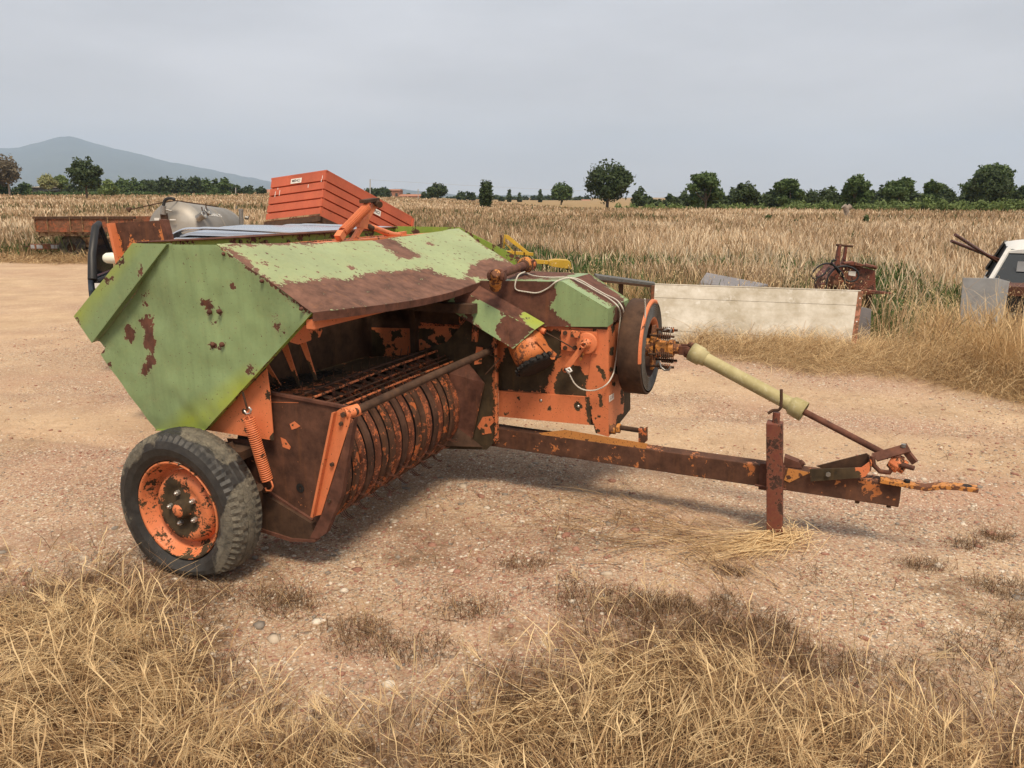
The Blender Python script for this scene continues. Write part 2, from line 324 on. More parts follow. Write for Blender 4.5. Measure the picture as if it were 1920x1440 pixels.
def wear(o, patches, soft=.022, tint=None, lo=None):
    lo = lo if lo is not None else (-.93 if 'orange' in o.data.materials[0].name else -1.)
    me = o.data; n = len(me.vertices); V = np.empty(n * 3); me.vertices.foreach_get('co', V); V = V.reshape(-1, 3) + np.array(BASE[o.name])
    q, d = photo_px(V); val = np.full(n, lo)
    for p in patches:
        if len(p) == 3 and not hasattr(p[0], '__len__'): s_ = p[2] - np.hypot(q[:, 0] - p[0], q[:, 1] - p[1])       # (x, y, radius) dab
        else: s_ = sdist(q, p)
        val = np.maximum(val, np.clip(s_ * d / F_PX / soft, lo, 1))
    a = me.attributes.new('wear', 'FLOAT', 'POINT'); a.data.foreach_set('value', val)
    if tint:
        tv = np.clip(.5 + sdist(q, tint) * d / F_PX / .09, 0, 1); a = me.attributes.new('tint', 'FLOAT', 'POINT'); a.data.foreach_set('value', tv)
def sheet(name, pts, mat, parent, g=.012, thick=.003, patches=(), tint=None, dent=0., bendf=None, soft=.022, sm=False):
    bm = bmesh.new(); vs = [bm.verts.new(p) for p in pts]; f = bm.faces.new(vs); f.normal_update(); n = f.normal.copy()
    if n.dot(EYEV - Vector(pts[0])) < 0: bmesh.ops.reverse_faces(bm, faces=[f]); n = -n
    a = (Vector(pts[1]) - Vector(pts[0])).normalized(); a = (a - n * a.dot(n)).normalized(); b = n.cross(a); o = Vector(pts[0])
    if g:
        for ax in (a, b):
            ds = [(v.co - o).dot(ax) for v in bm.verts]; lo, hi = min(ds), max(ds); k = int((hi - lo) / g)
            for i in range(1, k + 1): bmesh.ops.bisect_plane(bm, geom=bm.verts[:] + bm.edges[:] + bm.faces[:], dist=1e-6, plane_co=o + ax * (lo + i * g), plane_no=ax)
    if dent or bendf:
        co = np.array([v.co[:] for v in bm.verts]); A = (co - np.array(o)) @ np.array(a); B_ = (co - np.array(o)) @ np.array(b)
        d = (fbm(A * 3.2 + 5, B_ * 3.2 + 9, 3) - .5) * 2 * dent
        if bendf: d = d + bendf(co)
        for v, q in zip(bm.verts, d): v.co += n * float(q)
    for f in bm.faces: f.smooth = True if (dent or sm) else False
    if thick:
        bmesh.ops.solidify(bm, geom=bm.faces[:], thickness=thick)
    me = bpy.data.meshes.new(name); bm.to_mesh(me); bm.free(); me.materials.append(MATS[mat])
    if dent or sm: me.set_sharp_from_angle(angle=R(40))
    ob = link(name, me, parent); wear(ob, patches, soft, tint); return ob
def loft(name, rows, mat, parent, patches=(), thick=.003, sub=10, soft=.022, dent=0.):      # rows: list of polylines (same length) across the sheet
    rows = [[Vector(p) for p in r] for r in rows]
    def cr(ps, m):
        out = []
        for i in range(len(ps) - 1):
            p0, p1, p2, p3 = ps[max(i - 1, 0)], ps[i], ps[i + 1], ps[min(i + 2, len(ps) - 1)]
            for j in range(m):
                t = j / m; out.append(.5 * ((2 * p1) + (p2 - p0) * t + (2 * p0 - 5 * p1 + 4 * p2 - p3) * t * t + (3 * p1 - p0 - 3 * p2 + p3) * t ** 3))
        return out + [ps[-1]]
    R_ = [cr(r, sub) for r in rows]; n = len(R_[0]); grid = []
    for i in range(len(R_) - 1):
        L = max((R_[i][0] - R_[i + 1][0]).length, .01); m = max(1, int(L / .014))
        for j in range(m): grid.append([R_[i][k].lerp(R_[i + 1][k], j / m) for k in range(n)])
    grid.append(R_[-1]); m = len(grid)
    bm = bmesh.new(); vv = [[bm.verts.new(p) for p in r] for r in grid]
    for i in range(m - 1):
        for k in range(n - 1): bm.faces.new((vv[i][k], vv[i][k + 1], vv[i + 1][k + 1], vv[i + 1][k])).smooth = True
    bmesh.ops.recalc_face_normals(bm, faces=bm.faces)
    if dent:
        bm.normal_update()
        for v in bm.verts:
            q = float(fbm(np.array([v.co.x * 3.0 + 50]), np.array([v.co.y * 3.0 + v.co.z * 2 + 50]), 3)[0]); v.co += v.normal * (q - .5) * 2 * dent
    bmesh.ops.solidify(bm, geom=bm.faces[:], thickness=thick)
    me = bpy.data.meshes.new(name); bm.to_mesh(me); bm.free(); me.materials.append(MATS[mat]); me.set_sharp_from_angle(angle=R(40))
    o = link(name, me, parent); wear(o, patches, soft); return o
def bigmesh(name, V, Fq, mat, attrs=None, smooth=False):
    me = bpy.data.meshes.new(name); V = np.asarray(V, np.float32); Fq = np.asarray(Fq, np.int32); k = Fq.shape[1]
    me.vertices.add(len(V)); me.vertices.foreach_set('co', V.ravel()); me.loops.add(Fq.size); me.loops.foreach_set('vertex_index', Fq.ravel())
    me.polygons.add(len(Fq)); me.polygons.foreach_set('loop_start', np.arange(0, Fq.size, k, dtype=np.int32))
    if smooth: me.polygons.foreach_set('use_smooth', np.ones(len(Fq), bool))
    me.update(calc_edges=True); me.materials.append(MATS[mat])
    for a, val in (attrs or {}).items():
        at = me.attributes.new(a, 'FLOAT', 'POINT'); at.data.foreach_set('value', np.asarray(val, np.float32))
    return me
def strands(P, H, LD, LN, droop, W0, prof, tone, jit=0.):
    # curved ribbons: base P (n,3), height H, lean direction LD (rad), lean length LN, droop, width W0, width profile per ring
    n = len(P); k = len(prof); t = np.linspace(0, 1, k)[None, :]
    lx, ly = np.cos(LD)[:, None], np.sin(LD)[:, None]
    X = P[:, 0:1] + lx * LN[:, None] * t ** 1.6; Y = P[:, 1:2] + ly * LN[:, None] * t ** 1.6; Z = P[:, 2:3] + H[:, None] * (t - droop[:, None] * t ** 2.2)
    if jit: X = X + rng.normal(0, jit, X.shape) * t; Y = Y + rng.normal(0, jit, Y.shape) * t
    wa = rng.uniform(0, np.pi, n)[:, None]; hw = W0[:, None] * np.array(prof)[None, :] / 2
    dx, dy = np.cos(wa) * hw, np.sin(wa) * hw
    V = np.stack([np.stack([X - dx, Y - dy, Z], 2), np.stack([X + dx, Y + dy, Z], 2)], 2).reshape(-1, 3)
    b = (np.arange(n) * 2 * k)[:, None] + (np.arange(k - 1) * 2)[None, :]; b = b.ravel()
    return V, np.stack([b, b + 1, b + 3, b + 2], 1), np.repeat(tone, 2 * k)
def stuff(name, label, cat, parts, mat, attr='tone'):
    Vs, Fs, Ts, o = [], [], [], 0
    for V, F_, T_ in parts: Vs.append(V); Fs.append(F_ + o); Ts.append(T_); o += len(V)
    ob = bpy.data.objects.new(name, bigmesh(name, np.concatenate(Vs), np.concatenate(Fs), mat, {attr: np.concatenate(Ts)})); COL.objects.link(ob)
    ob['kind'] = 'stuff'; ob['label'] = label; ob['category'] = cat; return ob
def text(name, s, org, xd, yd, size, mat, parent, spacing=1.0):
    cu = bpy.data.curves.new('t', 'FONT'); cu.body = s; cu.size = size; cu.space_character = spacing; cu.extrude = .0006; cu.offset = size * .02; cu.align_x = 'CENTER'; cu.align_y = 'CENTER'
    tmp = bpy.data.objects.new('t', cu); COL.objects.link(tmp); dg = bpy.context.evaluated_depsgraph_get(); me = bpy.data.meshes.new_from_object(tmp.evaluated_get(dg)); bpy.data.objects.remove(tmp)
    xd, yd = Vector(xd).normalized(), Vector(yd).normalized(); zd = xd.cross(yd); M = Matrix((xd, yd, zd)).transposed().to_4x4(); M.translation = Vector(org); me.transform(M)
    me.materials.clear(); me.materials.append(MATS[mat]); return link(name, me, parent)

# ================================================================ THE SETTING
def ygz(x, y):                                     # terrain height
    x = np.asarray(x, float); y = np.asarray(y, float); r = np.hypot(x, y)
    left = sst(.05, -.35, x / np.maximum(y, 1)) * (y > 0)
    z = .0115 * np.maximum(0, r - 30) * left * np.clip(400 / np.maximum(r, 1), 0, 1)
    z = z - .36 * np.exp(-((x - 7.2) ** 2 + (y - 10.5) ** 2) / 9.) - .05 * np.exp(-((x + 2.5) ** 2 + (y - 8.) ** 2) / 3.)
    return z
def gz(x, y): return float(ygz(x, y))
_bx = np.array([-400, -60, -24, -15.0, -10.5, -4, -1.5, 0, 1.5, 2.0, 3.9, 4.5, 6, 10, 60, 400.]); _by = np.array([60, 30, 23, 20.6, 19.8, 16.5, 14.8, 12.6, 10.3, 8.1, 7.15, 5.85, 5.1, 4.2, -10, -60.])
def ybound(x): return np.interp(x, _bx, _by)
_fx = np.array([-9, -3, -1.65, -1.15, -.65, -.3, .08, .57, 1.02, 1.75, 3, 9]); _fy = np.array([3.5, 3.30, 3.18, 2.74, 2.45, 2.52, 2.66, 2.82, 2.72, 2.45, 2.3, 2.2])
def yfg(x): return np.interp(x, _fx, _fy)
az = np.concatenate([np.linspace(-52, 52, 561), np.linspace(56, 304, 40)]) * math.pi / 180; rr = np.concatenate([[0.], np.geomspace(.8, 7700, 760)])
A_, R2 = np.meshgrid(az, rr, indexing='ij'); X = R2 * np.sin(A_); Y = R2 * np.cos(A_); Zg = ygz(X, Y)
near = sst(14, 5, R2); Zg = Zg + near * ((fbm(X * 1.3 + 40, Y * 1.3 + 40, 4) - .5) * .05 + (fbm(X * 9 + 90, Y * 9 + 90, 3) - .5) * .014)
Zg = Zg - .012 * near
def rut(x, y): return sum(np.exp(-((y - (5.0 + .16 * (2 - x)) - o - (fbm(x * .6, y * .6, 3) - .5) * .8) / .11) ** 2) for o in (-.75, .62)) * -.022 * (y > 3.8) * (.5 + vn(x * 2.2, y * 2.2)) 
def gzn(x, y):
    r = np.hypot(x, y); n_ = sst(14, 5, r)
    return ygz(x, y) + n_ * ((fbm(x * 1.3 + 40, y * 1.3 + 40, 4) - .5) * .05 + (fbm(x * 9 + 90, y * 9 + 90, 3) - .5) * .014) - .012 * n_ + rut(x, y)
Zg = Zg + rut(X, Y); na, nr = X.shape; idx = np.arange(na * nr).reshape(na, nr); nx = np.roll(idx, -1, 0)
Fq = np.stack([idx[:, :-1], nx[:, :-1], nx[:, 1:], idx[:, 1:]], 2).reshape(-1, 4)[:, ::-1]
fieldm = sst(-.5, .5, Y - ybound(X) + (fbm(X * 1.1 + 7, Y * 1.1 + 7, 3) - .5) * 1.6); fieldm = np.where(Y < 0, 0, fieldm)
trk = np.abs(Y - (5.35 + .12 * (X - 1) + .0 * X)) ; sandm = np.maximum(sst(.75, .1, np.abs(Y - (5.0 + .16 * (2 - X)) + (fbm(X * .6, Y * .6, 3) - .5) * .8)), sst(.9, .1, np.abs(Y - (7.3 + .5 * (1 - X)) + (fbm(X * .5 + 9, Y * .5, 3) - .5) * 1.2)))
sandm = np.maximum(sandm, sst(6, 9, -X + Y * .3) * (fbm(X * .7, Y * .7, 3) > .40) * .8) * .85
lit = sst(-.35, .45, yfg(X) - Y + (fbm(X * 2.2 + 3, Y * 2.2 + 8, 4) - .5) * 1.5) * .95
lit = np.maximum(lit, sst(.60, .72, fbm(X * 2.4 + 70, Y * 2.4 + 20, 4)) * sst(4.2, 3.2, Y) * .8); lit = np.where(Y < 0, .5, lit)
g = bpy.data.objects.new('ground', bigmesh('ground', np.stack([X, Y, Zg], 2).reshape(-1, 3), Fq, 'gravel_dirt',
    {'field': fieldm.ravel(), 'sand': sandm.ravel(), 'litter': lit.ravel()}, True)); COL.objects.link(g); g['kind'] = 'structure'
def mountain(name, pts, D, depth, seed):            # ridge line traced from image pixel columns and rows, built far off as real relief
    xs = np.array([p[0] for p in pts], float); ys = np.array([p[1] for p in pts], float); n = 260; m = 26
    px_ = np.linspace(xs[0], xs[-1], n); py_ = np.interp(px_, xs, ys); V = []
    for i in range(n):
        a = (px_[i] - 960) / F_PX; top = (370 - py_[i]) / F_PX * D * 1.03 + (vn(np.array([i * .35]), np.array([seed]))[0] - .5) * D * .0012
        for j in range(m):
            t = j / (m - 1); s_ = math.sin(math.pi * min(1, t * 1.0) * .5) if t < 1 else 1
            yy = D - depth * (1 - t); rd = fbm(np.array([i * .06 + seed]), np.array([t * 3.0 + seed]), 4)[0]
            V.append((a * yy, yy, max(-2, top * (t ** .8) * (1 - .35 * (1 - t) * (rd * 2)))))
    V = np.array(V); idx = np.arange(n * m).reshape(n, m)
    Fm = np.stack([idx[:-1, :-1], idx[1:, :-1], idx[1:, 1:], idx[:-1, 1:]], 2).reshape(-1, 4)
    o = bpy.data.objects.new(name, bigmesh(name, V, Fm, 'mountain_cover', smooth=True)); COL.objects.link(o); o['kind'] = 'structure'
mountain('mountain', [(-420, 372), (-300, 330), (-150, 296), (0, 286), (55, 287), (85, 283), (120, 275), (150, 268), (168, 267), (195, 273), (240, 286), (290, 296), (340, 309), (390, 318), (440, 327), (500, 338), (560, 352), (620, 362), (700, 372)], 7200, 2600, 3)
mountain('hills', [(560, 372), (680, 358), (760, 355), (800, 360), (880, 367), (930, 366), (1000, 365), (1060, 369), (1150, 371), (1300, 372), (1400, 374)], 5200, 1200, 13)

# ================================================================ THE BALER
BL = thing('hay_baler', 'old green and orange square hay baler with peeling rusty paint standing on the gravel', 'hay baler', Bf(.4, 1.2, 0))
def wheel(w0, out, parent, near):                     # w0: outer face, out: -1 outer side towards smaller w
    c = Bf(-.005, w0, .300); ax = WV * (-out)         # axis runs inwards
    hub = MB(); prof = [(.085, .172), (.062, .165), (.040, .150), (.034, .122), (.046, .104), (.046, .046), (.018, .042), (.008, .034), (.004, .012), (.004, 0)]
    hub.lathe(c, ax, prof, 40); h = hub.build('wheel', 'orange_patch' if near else 'orange_rusty', parent)
    n = 132; prof = [(.030, .222), (.004, .236), (-.010, .262), (-.016, .294), (-.008, .326), (.002, .341), (.012, .350), (.026, .353), (.050, .357), (.056, .349), (.062, .356), (.090, .358), (.096, .352), (.102, .358), (.130, .355), (.150, .347), (.164, .335), (.180, .312), (.188, .280), (.180, .245), (.150, .222)]
    ty = MB(); ty.lathe(c, ax, prof, n); k = len(prof); vs = []
    for j in range(n):
        for i in range(k):
            p = Vector(ty.v[j * k + i]); d = p - c; a = d.dot(ax); rad = d - ax * a
            if i in (5, 6, 14, 15) and j % 2: rad *= .966
            if i in (7, 8, 13) and j % 4 == 0: rad *= .982
            p = c + ax * a + rad
            zz = p.z - c.z
            if zz < -.24:                              # soft tyre: flattened and bulging where it stands
                q = (-.24 - zz) / .12; side = -1 if a < .09 else 1; p += ax * side * .030 * min(q, 1) * min(1, abs(a - .09) / .06); p.z = c.z - .24 - (-.24 - zz) * .50
            vs.append(tuple(p))
    ty.v = vs; t_ = ty.build('tyre', 'tyre_rubber', h); t_.data.set_sharp_from_angle(angle=R(14))
    rng2 = np.array([v[:] for v in vs]); q, d = photo_px(rng2)
    ri = MB(); ri.lathe(c, ax, [(.030, .218), (.008, .230), (.001, .227), (.006, .219), (.014, .214), (.044, .207), (.052, .196), (.082, .190), (.088, .172)], 64); r_ = ri.build('rim', 'orange_patch' if near else 'orange_rusty', h)
    if near:
        wear(r_, [[(268, 985), (283, 1003), (300, 1028), (330, 1040), (372, 1042), (392, 1010), (400, 1022), (378, 1048), (325, 1050), (280, 1030)], (290, 903, 9), (283, 920, 5)], .012, None, -.42)
        wear(h, [[(303, 905), (322, 892), (340, 896), (347, 912), (356, 930), (360, 950), (372, 985), (355, 1008), (335, 1010), (318, 990), (306, 965), (303, 935)], (385, 932, 4)], .03, None, -.35)
        wear(t_, [[(222, 900), (236, 980), (262, 1040), (300, 1068), (240, 1062), (205, 1000), (205, 890), (232, 840), (300, 805), (270, 850), (240, 880)], [(395, 1085), (410, 1000), (430, 930), (470, 880), (500, 930), (490, 1030), (450, 1090)], [(340, 800), (400, 805), (450, 850), (430, 880), (395, 845), (330, 822)]], .05, None, -.55)
    else: wear(h, [], lo=.1); wear(r_, [], lo=.1); wear(t_, [], lo=-.1)
    MB().lathe(c, ax, [(.05, .036), (.012, .034), (.002, .026), (-.003, .012), (-.004, 0)], 20).build('hub_cap', 'orange_worn' if near else 'orange_rusty', h)
    for i in range(5):
        a = R(90 + 72 * i + 18); e = TV * math.cos(a) * .075 + ZV * math.sin(a) * .075
        nm = MB(); nm.hexn(c + e + ax * .046, -ax, .0125, .014); nm.lathe(c + e + ax * .032, -ax, [(0, .006), (.010, .006), (.011, 0)], 10); nm.build('lug_nut', 'bright_steel', h)
    return h
wheel(0, -1, BL, True); wheel(2.68, 1, BL, False)
MB().bbox(-.03, .03, .19, 2.52, .27, .33).build('axle', 'dark_rust', BL)

# side panel: outer strip, pressed step, main sheet, folded flange
pan_pat = [
 [(263, 601), (276, 590), (283, 606), (288, 625), (290, 645), (290, 680), (283, 690), (272, 705), (262, 700), (268, 682), (282, 660), (270, 648), (272, 625)],
 [(231, 617), (240, 612), (249, 620), (252, 632), (246, 645), (236, 632)], [(376, 562), (390, 566), (398, 568), (398, 578), (390, 590), (383, 575)],
 [(404, 578), (412, 576), (417, 584), (412, 593), (405, 588)], [(428, 527), (436, 525), (443, 537), (436, 542)], [(514, 610), (524, 606), (525, 625), (516, 630)],
 (533, 622, 5), [(465, 686), (472, 679), (481, 690), (474, 702), (464, 698)], [(394, 641), (404, 640), (405, 650), (396, 652)], [(411, 641), (419, 641), (420, 652), (411, 653)],
 [(406, 459), (414, 463), (470, 503), (520, 538), (586, 585), (583, 589), (515, 540), (460, 502)], (272, 553, 4), (278, 549, 3), (270, 573, 4), (205, 683, 5), (192, 658, 4), (402, 605, 3)]
sheet('side_panel', Wp(.200, (320, 458), (406, 459), (586, 586), (385, 806), (290, 806), (189, 664), (197, 653), (185, 638)), 'green_paint', BL, .0115, patches=pan_pat,
      tint=[(300, 812), (400, 812), (500, 700), (460, 700), (400, 745), (350, 770)], dent=.026, soft=.020)
strip_pat = [[(208, 498), (222, 480), (235, 480), (238, 495), (225, 500)], [(195, 522), (210, 521), (206, 533), (200, 530)], [(260, 508), (265, 500), (269, 506), (266, 516)], [(318, 459), (330, 459), (326, 470)], (142, 603, 5)]
sheet('panel_strip', Wp(.165, (138, 593), (248, 456), (313, 457.5), (172, 643)), 'green_paint', BL, .0115, patches=strip_pat, tint=[(128, 600), (240, 458), (254, 456), (150, 606)])
a1, b1 = Wp(.165, (313, 457.5), (172, 643)); a2, b2 = Wp(.214, (323, 458), (188, 637))
sheet('panel_step', [a1, a2, b2, b1], 'green_paint', BL, .02)
p = Wp(.200, (586, 586), (385, 806), (290, 806)); MB().prism([p[0], p[1], p[1] + WV * .028, p[0] + WV * .028], -TV * .004 - ZV * .003).prism([p[1], p[2], p[2] + WV * .028, p[1] + WV * .028], -ZV * .004).build('panel_flange', 'green_old', BL)
bp = MB()
for x, y in [(393, 585), (411, 584), (399, 646), (416, 646), (420, 476), (491, 527), (565, 579)]:
    c = pW(x, y, .195); r_ = .011 if y > 580 and x < 500 else .008
    MB().lathe(c, -WV, [(-.004, r_), (.004, r_), (.009, r_ * .7), (.011, 0)], 14).build('bolt', 'rust', BL)

# top hood: warped sheet from the top edge down to the front lip
T0, T1, T2 = .18, .36, .75
top = [pW(406, 458, .2)] + [pT(x, y, .18) for x, y in [(504, 457.5), (582, 453.6), (645, 452), (702, 450), (754, 443), (822, 433), (861, 427)]]
fr_ = [pW(586, 587, .2)] + [pT(x, y, t) for x, y, t in [(652, 579, .73), (700, 573, .75), (745, 567, .75), (800, 558, .75), (858, 543.5, .75), (921, 520, .75), (966, 500, .76)]]
hood_pat = [[(586, 592), (455, 500), (520, 533), (535, 529), (600, 524), (660, 520), (700, 511), (760, 506), (808, 501), (822, 510), (858, 524), (880, 520), (900, 540), (850, 560)],
 [(700, 449), (737, 444), (790, 480), (756, 487)], [(406, 457), (590, 450), (640, 450), (640, 454), (560, 459), (410, 461)], [(410, 461), (430, 462), (475, 500), (520, 531), (500, 528)],
 [(885, 495), (925, 482), (940, 487), (975, 497), (960, 510), (918, 525), (900, 520), (872, 519)], [(861, 426), (970, 498), (955, 492), (900, 455)], [(545, 520), (570, 519), (562, 527)], [(490, 489), (497, 490), (505, 497), (500, 497)], [(800, 510), (850, 520), (860, 525), (820, 521)], (660, 503, 4), (698, 517, 5), (808, 458, 4), (590, 452, 4)]
loft('hood', [top, fr_], 'green_lit_top', BL, hood_pat, .003, 10, .020, dent=.010)
lip = [q - ZV * .034 - TV * .004 for q in fr_]; loft('hood_lip', [[q + TV * .0015 for q in fr_], [q + TV * .0015 for q in lip]], 'rust', BL, sub=8)
for x0, y0, x1, y1 in [(593, 469, 611, 482), (897, 464, 912, 473)]:
    hp = []
    for x, y in ((x0, y0), (x1, y1)):
        u = (x - 406) / 470.; r0 = ray(x, y); nrm = (fr_[2] - top[2]).cross(top[5] - top[1]).normalized(); hp.append(EYEV + r0 * ((top[3 if x < 800 else 6] - EYEV).dot(nrm) / r0.dot(nrm)))
    MB().bar(hp[0] + ZV * .004, hp[1] + ZV * .004, .006, .002).build('bare_scratch', 'white_paint', BL)
# rear rim, far end panel, cross beams in the opening
rim_t = [pT(x, y, -.34) for x, y in [(256, 455), (400, 448.5), (560, 440), (690, 433)]] + [Bf(-.34, 2.44, 1.445)]
MB().prism(rim_t + [q - ZV * .075 for q in rim_t[::-1]], TV * .003).build('rear_panel', 'green_old', BL)
MB().prism([q + ZV * .004 - TV * .004 for q in rim_t] + [q + TV * .022 + ZV * .004 for q in rim_t[::-1]], -ZV * .004).build('rear_rim', 'rust', BL)
for x in (450, 498, 540, 590, 760): q = pT(x, 453, -.335); MB().hexn(q, TV, .011, .010).build('bolt', 'dark_rust', BL)
sheet('end_panel', [Bf(-.34, 2.44, 1.452), Bf(.18, 2.44, 1.452), Bf(.72, 2.44, 1.22), Bf(.1, 2.44, .66), Bf(-.3, 2.44, .66)], 'green_old', BL, 0, .004)
MB().bbox(-.02, .03, .22, 2.43, 1.355, 1.415).build('cross_beam', 'orange', BL)
MB().bbox(-.30, -.26, .22, 2.43, 1.33, 1.40).bbox(-.33, .16, 2.30, 2.34, 1.30, 1.40).build('frame_rail', 'orange_worn', BL)
p = [pW(560, 622, .21), pT(725, 580, .62), pT(725, 571, .68), pW(566, 596, .21)]
MB().bbox(.60, .64, .21, .98, 1.125, 1.165).build('hood_rail', 'orange', BL)
MB().bbox(.56, .60, .98, 2.3, 1.11, 1.15).build('hood_rail', 'dark_rust', BL)
sheet('rib_carrier', Tp(.42, (540, 640), (556, 612), (610, 604), (600, 632), (560, 646)), 'orange_patch', BL, .012, .004, patches=[(590, 632, 8), (603, 612, 6)])
# spring lever on top
L0, L1 = pT(652, 449, .0), pT(705, 380, .0)
MB().bar(L0 - ZV * .05, L1, .026, .030).build('lever', 'orange', BL, .003)
s0, s1 = pT(638, 440, .02), pT(691, 386, .02)
MB().spring(s0.lerp(s1, .08), s0.lerp(s1, .95), .026, .0036, 25).build('tension_spring', 'orange', BL)
MB().tube([s0 - (s1 - s0) * .04, s1], .009, 8).bar(s0 - ZV * .02 - WV * .02, s0 + (s1 - s0) * .06, .04, .04).build('spring_rod', 'orange', BL)
MB().bar(pT(680, 378, .02), pT(706, 374, .0), .045, .02).tube([pT(700, 377, -.02), pT(712, 384, .05)], .020, 14).build('pivot_pin', 'dark_rust', BL, .002)
MB().bar(pT(672, 418, .0), pT(688, 422, .0), .03, .05).build('lever_lug', 'orange', BL)
MB().tube([pT(686, 424, -.0), pT(697, 428, -.0)], .021, 12).build('tube_collar', 'dark_rust', BL)
MB().tube([pT(x, y, .0) for x, y in [(692, 425), (703, 428), (716, 433), (728, 438), (738, 440), (752, 440)]], [.018, .018, .019, .020, .017, .012], 12).bar(pT(748, 440, 0), pT(760, 438, 0), .02, .03).build('bent_tube', 'orange', BL)
# rear bale chute and chamber
CH = 1.7
sheet('chute_plate', Wp(CH, (214, 418), (311, 413), (330, 520), (234, 520)), 'rust_patch', BL, .014,
      patches=[[(200, 400), (330, 400), (312, 414), (303, 425), (300, 460), (290, 465), (276, 452), (265, 455), (255, 452), (248, 460), (244, 440), (240, 470), (232, 480), (222, 440), (212, 424)]], soft=.03)
MB().prism(Wp(CH, (211, 419), (216, 418), (240, 520), (234, 520)), -WV * .05).build('chute_flange', 'orange', BL)
MB().prism(Wp(CH, (309, 411), (317, 412), (332, 470), (324, 470)), -WV * .05).build('chute_flange', 'rust', BL)
MB().bbox(-1.9, -.35, 1.66, 1.69, .45, .95).bbox(-1.9, .6, 2.10, 2.13, .45, .95).bbox(-1.9, -.35, 1.68, 2.12, .44, .47).bbox(-1.9, .4, 1.68, 2.12, .93, .955).build('bale_chamber', 'orange_worn', BL)
MB().bbox(-2.3, -1.85, 1.68, 2.1, .46, .49).bar(Bf(-1.85, 1.74, .47), pW(225, 500, 1.74), .04, .04).bar(Bf(-1.85, 2.08, .47), Bf(-2.1, 2.08, 1.25), .04, .04).build('chute_frame', 'orange_rusty', BL)

# intake chamber behind the pickup
bk = MB().bbox(-.02, .0, .26, 1.60, .60, 1.36).bbox(-.02, .01, .9, .95, .6, 1.36)
bk.build('intake_back', 'dark_rust', BL)
sheet('intake_floor', [Bf(-.0, .30, .735), Bf(.46, .30, .775), Bf(.46, 1.50, .770), Bf(-.0, 1.50, .715)], 'orange_patch', BL, .02, patches=[[(500, 720), (560, 735), (640, 715), (700, 690), (870, 680), (640, 670), (500, 690)], [(640, 700), (900, 700), (900, 660), (640, 660)]], soft=.06)
lt = MB()
for i in range(260):
    t = random.uniform(.02, .26); w_ = random.uniform(.35, .95); z = .735 + .06 * t / .44 - .02 * (w_ - .3) / 1.2 + .006; a = random.uniform(0, 6.28); l = random.uniform(.02, .08)
    lt.bar(Bf(t, w_, z), Bf(t, w_, z) + TV * math.cos(a) * l + WV * math.sin(a) * l + ZV * random.uniform(0, .015), .004, .003)
o = lt.build('old_chaff', 'tar_and_shade', BL); o['kind'] = 'stuff'
for (xa, ya, xb, yb_, wd) in [(490, 668, 525, 724, .032), (533, 645, 562, 728, .034), (562, 622, 592, 713, .034)]:
    a, b = pW(xa, ya, .46), pW(xb, yb_, .46)
    sheet('guide_rib', [a - TV * wd / 2 - WV * .01, a + TV * wd / 2, b + TV * .006, b - TV * .006], 'orange_patch', BL, .012, .006, patches=[[(xa - 6, (ya + yb_) / 2 - 4), (xa + 20, (ya + yb_) / 2 + 10), (xb + 10, yb_ + 10), (xb - 16, yb_ + 5)]], soft=.015)
MB().bbox(-.10, .33, 1.60, 1.615, .60, 1.18).bbox(.30, .335, 1.54, 1.60, .6, 1.15).bbox(-.1, .85, 1.60, 1.615, .93, 1.18).bbox(.05, .80, 1.35, 1.42, 1.04, 1.09).build('chamber_side', 'dark_rust', BL)
sheet('feeder_plate', Wp(1.592, (694, 614), (776, 616), (776, 687), (690, 682)), 'orange_patch', BL, .009, .003, patches=[[(690, 612), (697, 614), (718, 632), (722, 660), (716, 680), (685, 690)], [(732, 620), (752, 618), (753, 632), (742, 634), (735, 642)], [(732, 660), (740, 659), (749, 672), (744, 678), (735, 670)], (728, 649, 4), (737, 647, 3), (741, 654, 3)], soft=.014)
sheet('feeder_plate', Wp(1.582, (784, 611), (870, 613), (870, 664), (848, 676), (784, 678)), 'orange_patch', BL, .009, .003, patches=[[(785, 614), (812, 617), (815, 625), (804, 632), (812, 640), (838, 655), (868, 668), (862, 678), (830, 662), (786, 634)], [(843, 616), (868, 618), (868, 636), (850, 640), (846, 630)], [(815, 632), (832, 632), (834, 644), (822, 646)], [(783, 672), (850, 673), (850, 680), (783, 682)], (805, 658, 5), (790, 645, 3), (840, 666, 6), (797, 652, 3), (820, 662, 4)], soft=.014)
MB().bbox(.03, .5, 1.42, 1.46, 1.10, 1.115).bar(Bf(.35, 1.15, 1.14), Bf(.66, 1.30, 1.16), .10, .006).build('packer_arm', 'steel', BL)
MB().tube([pW(893, 600, 1.52), pW(890, 640, 1.52)], .02, 10).bbox(.63, .72, 1.54, 1.58, .78, .815).bbox(.62, .66, 1.55, 1.59, .78, 1.02).build('strut', 'orange_worn', BL)

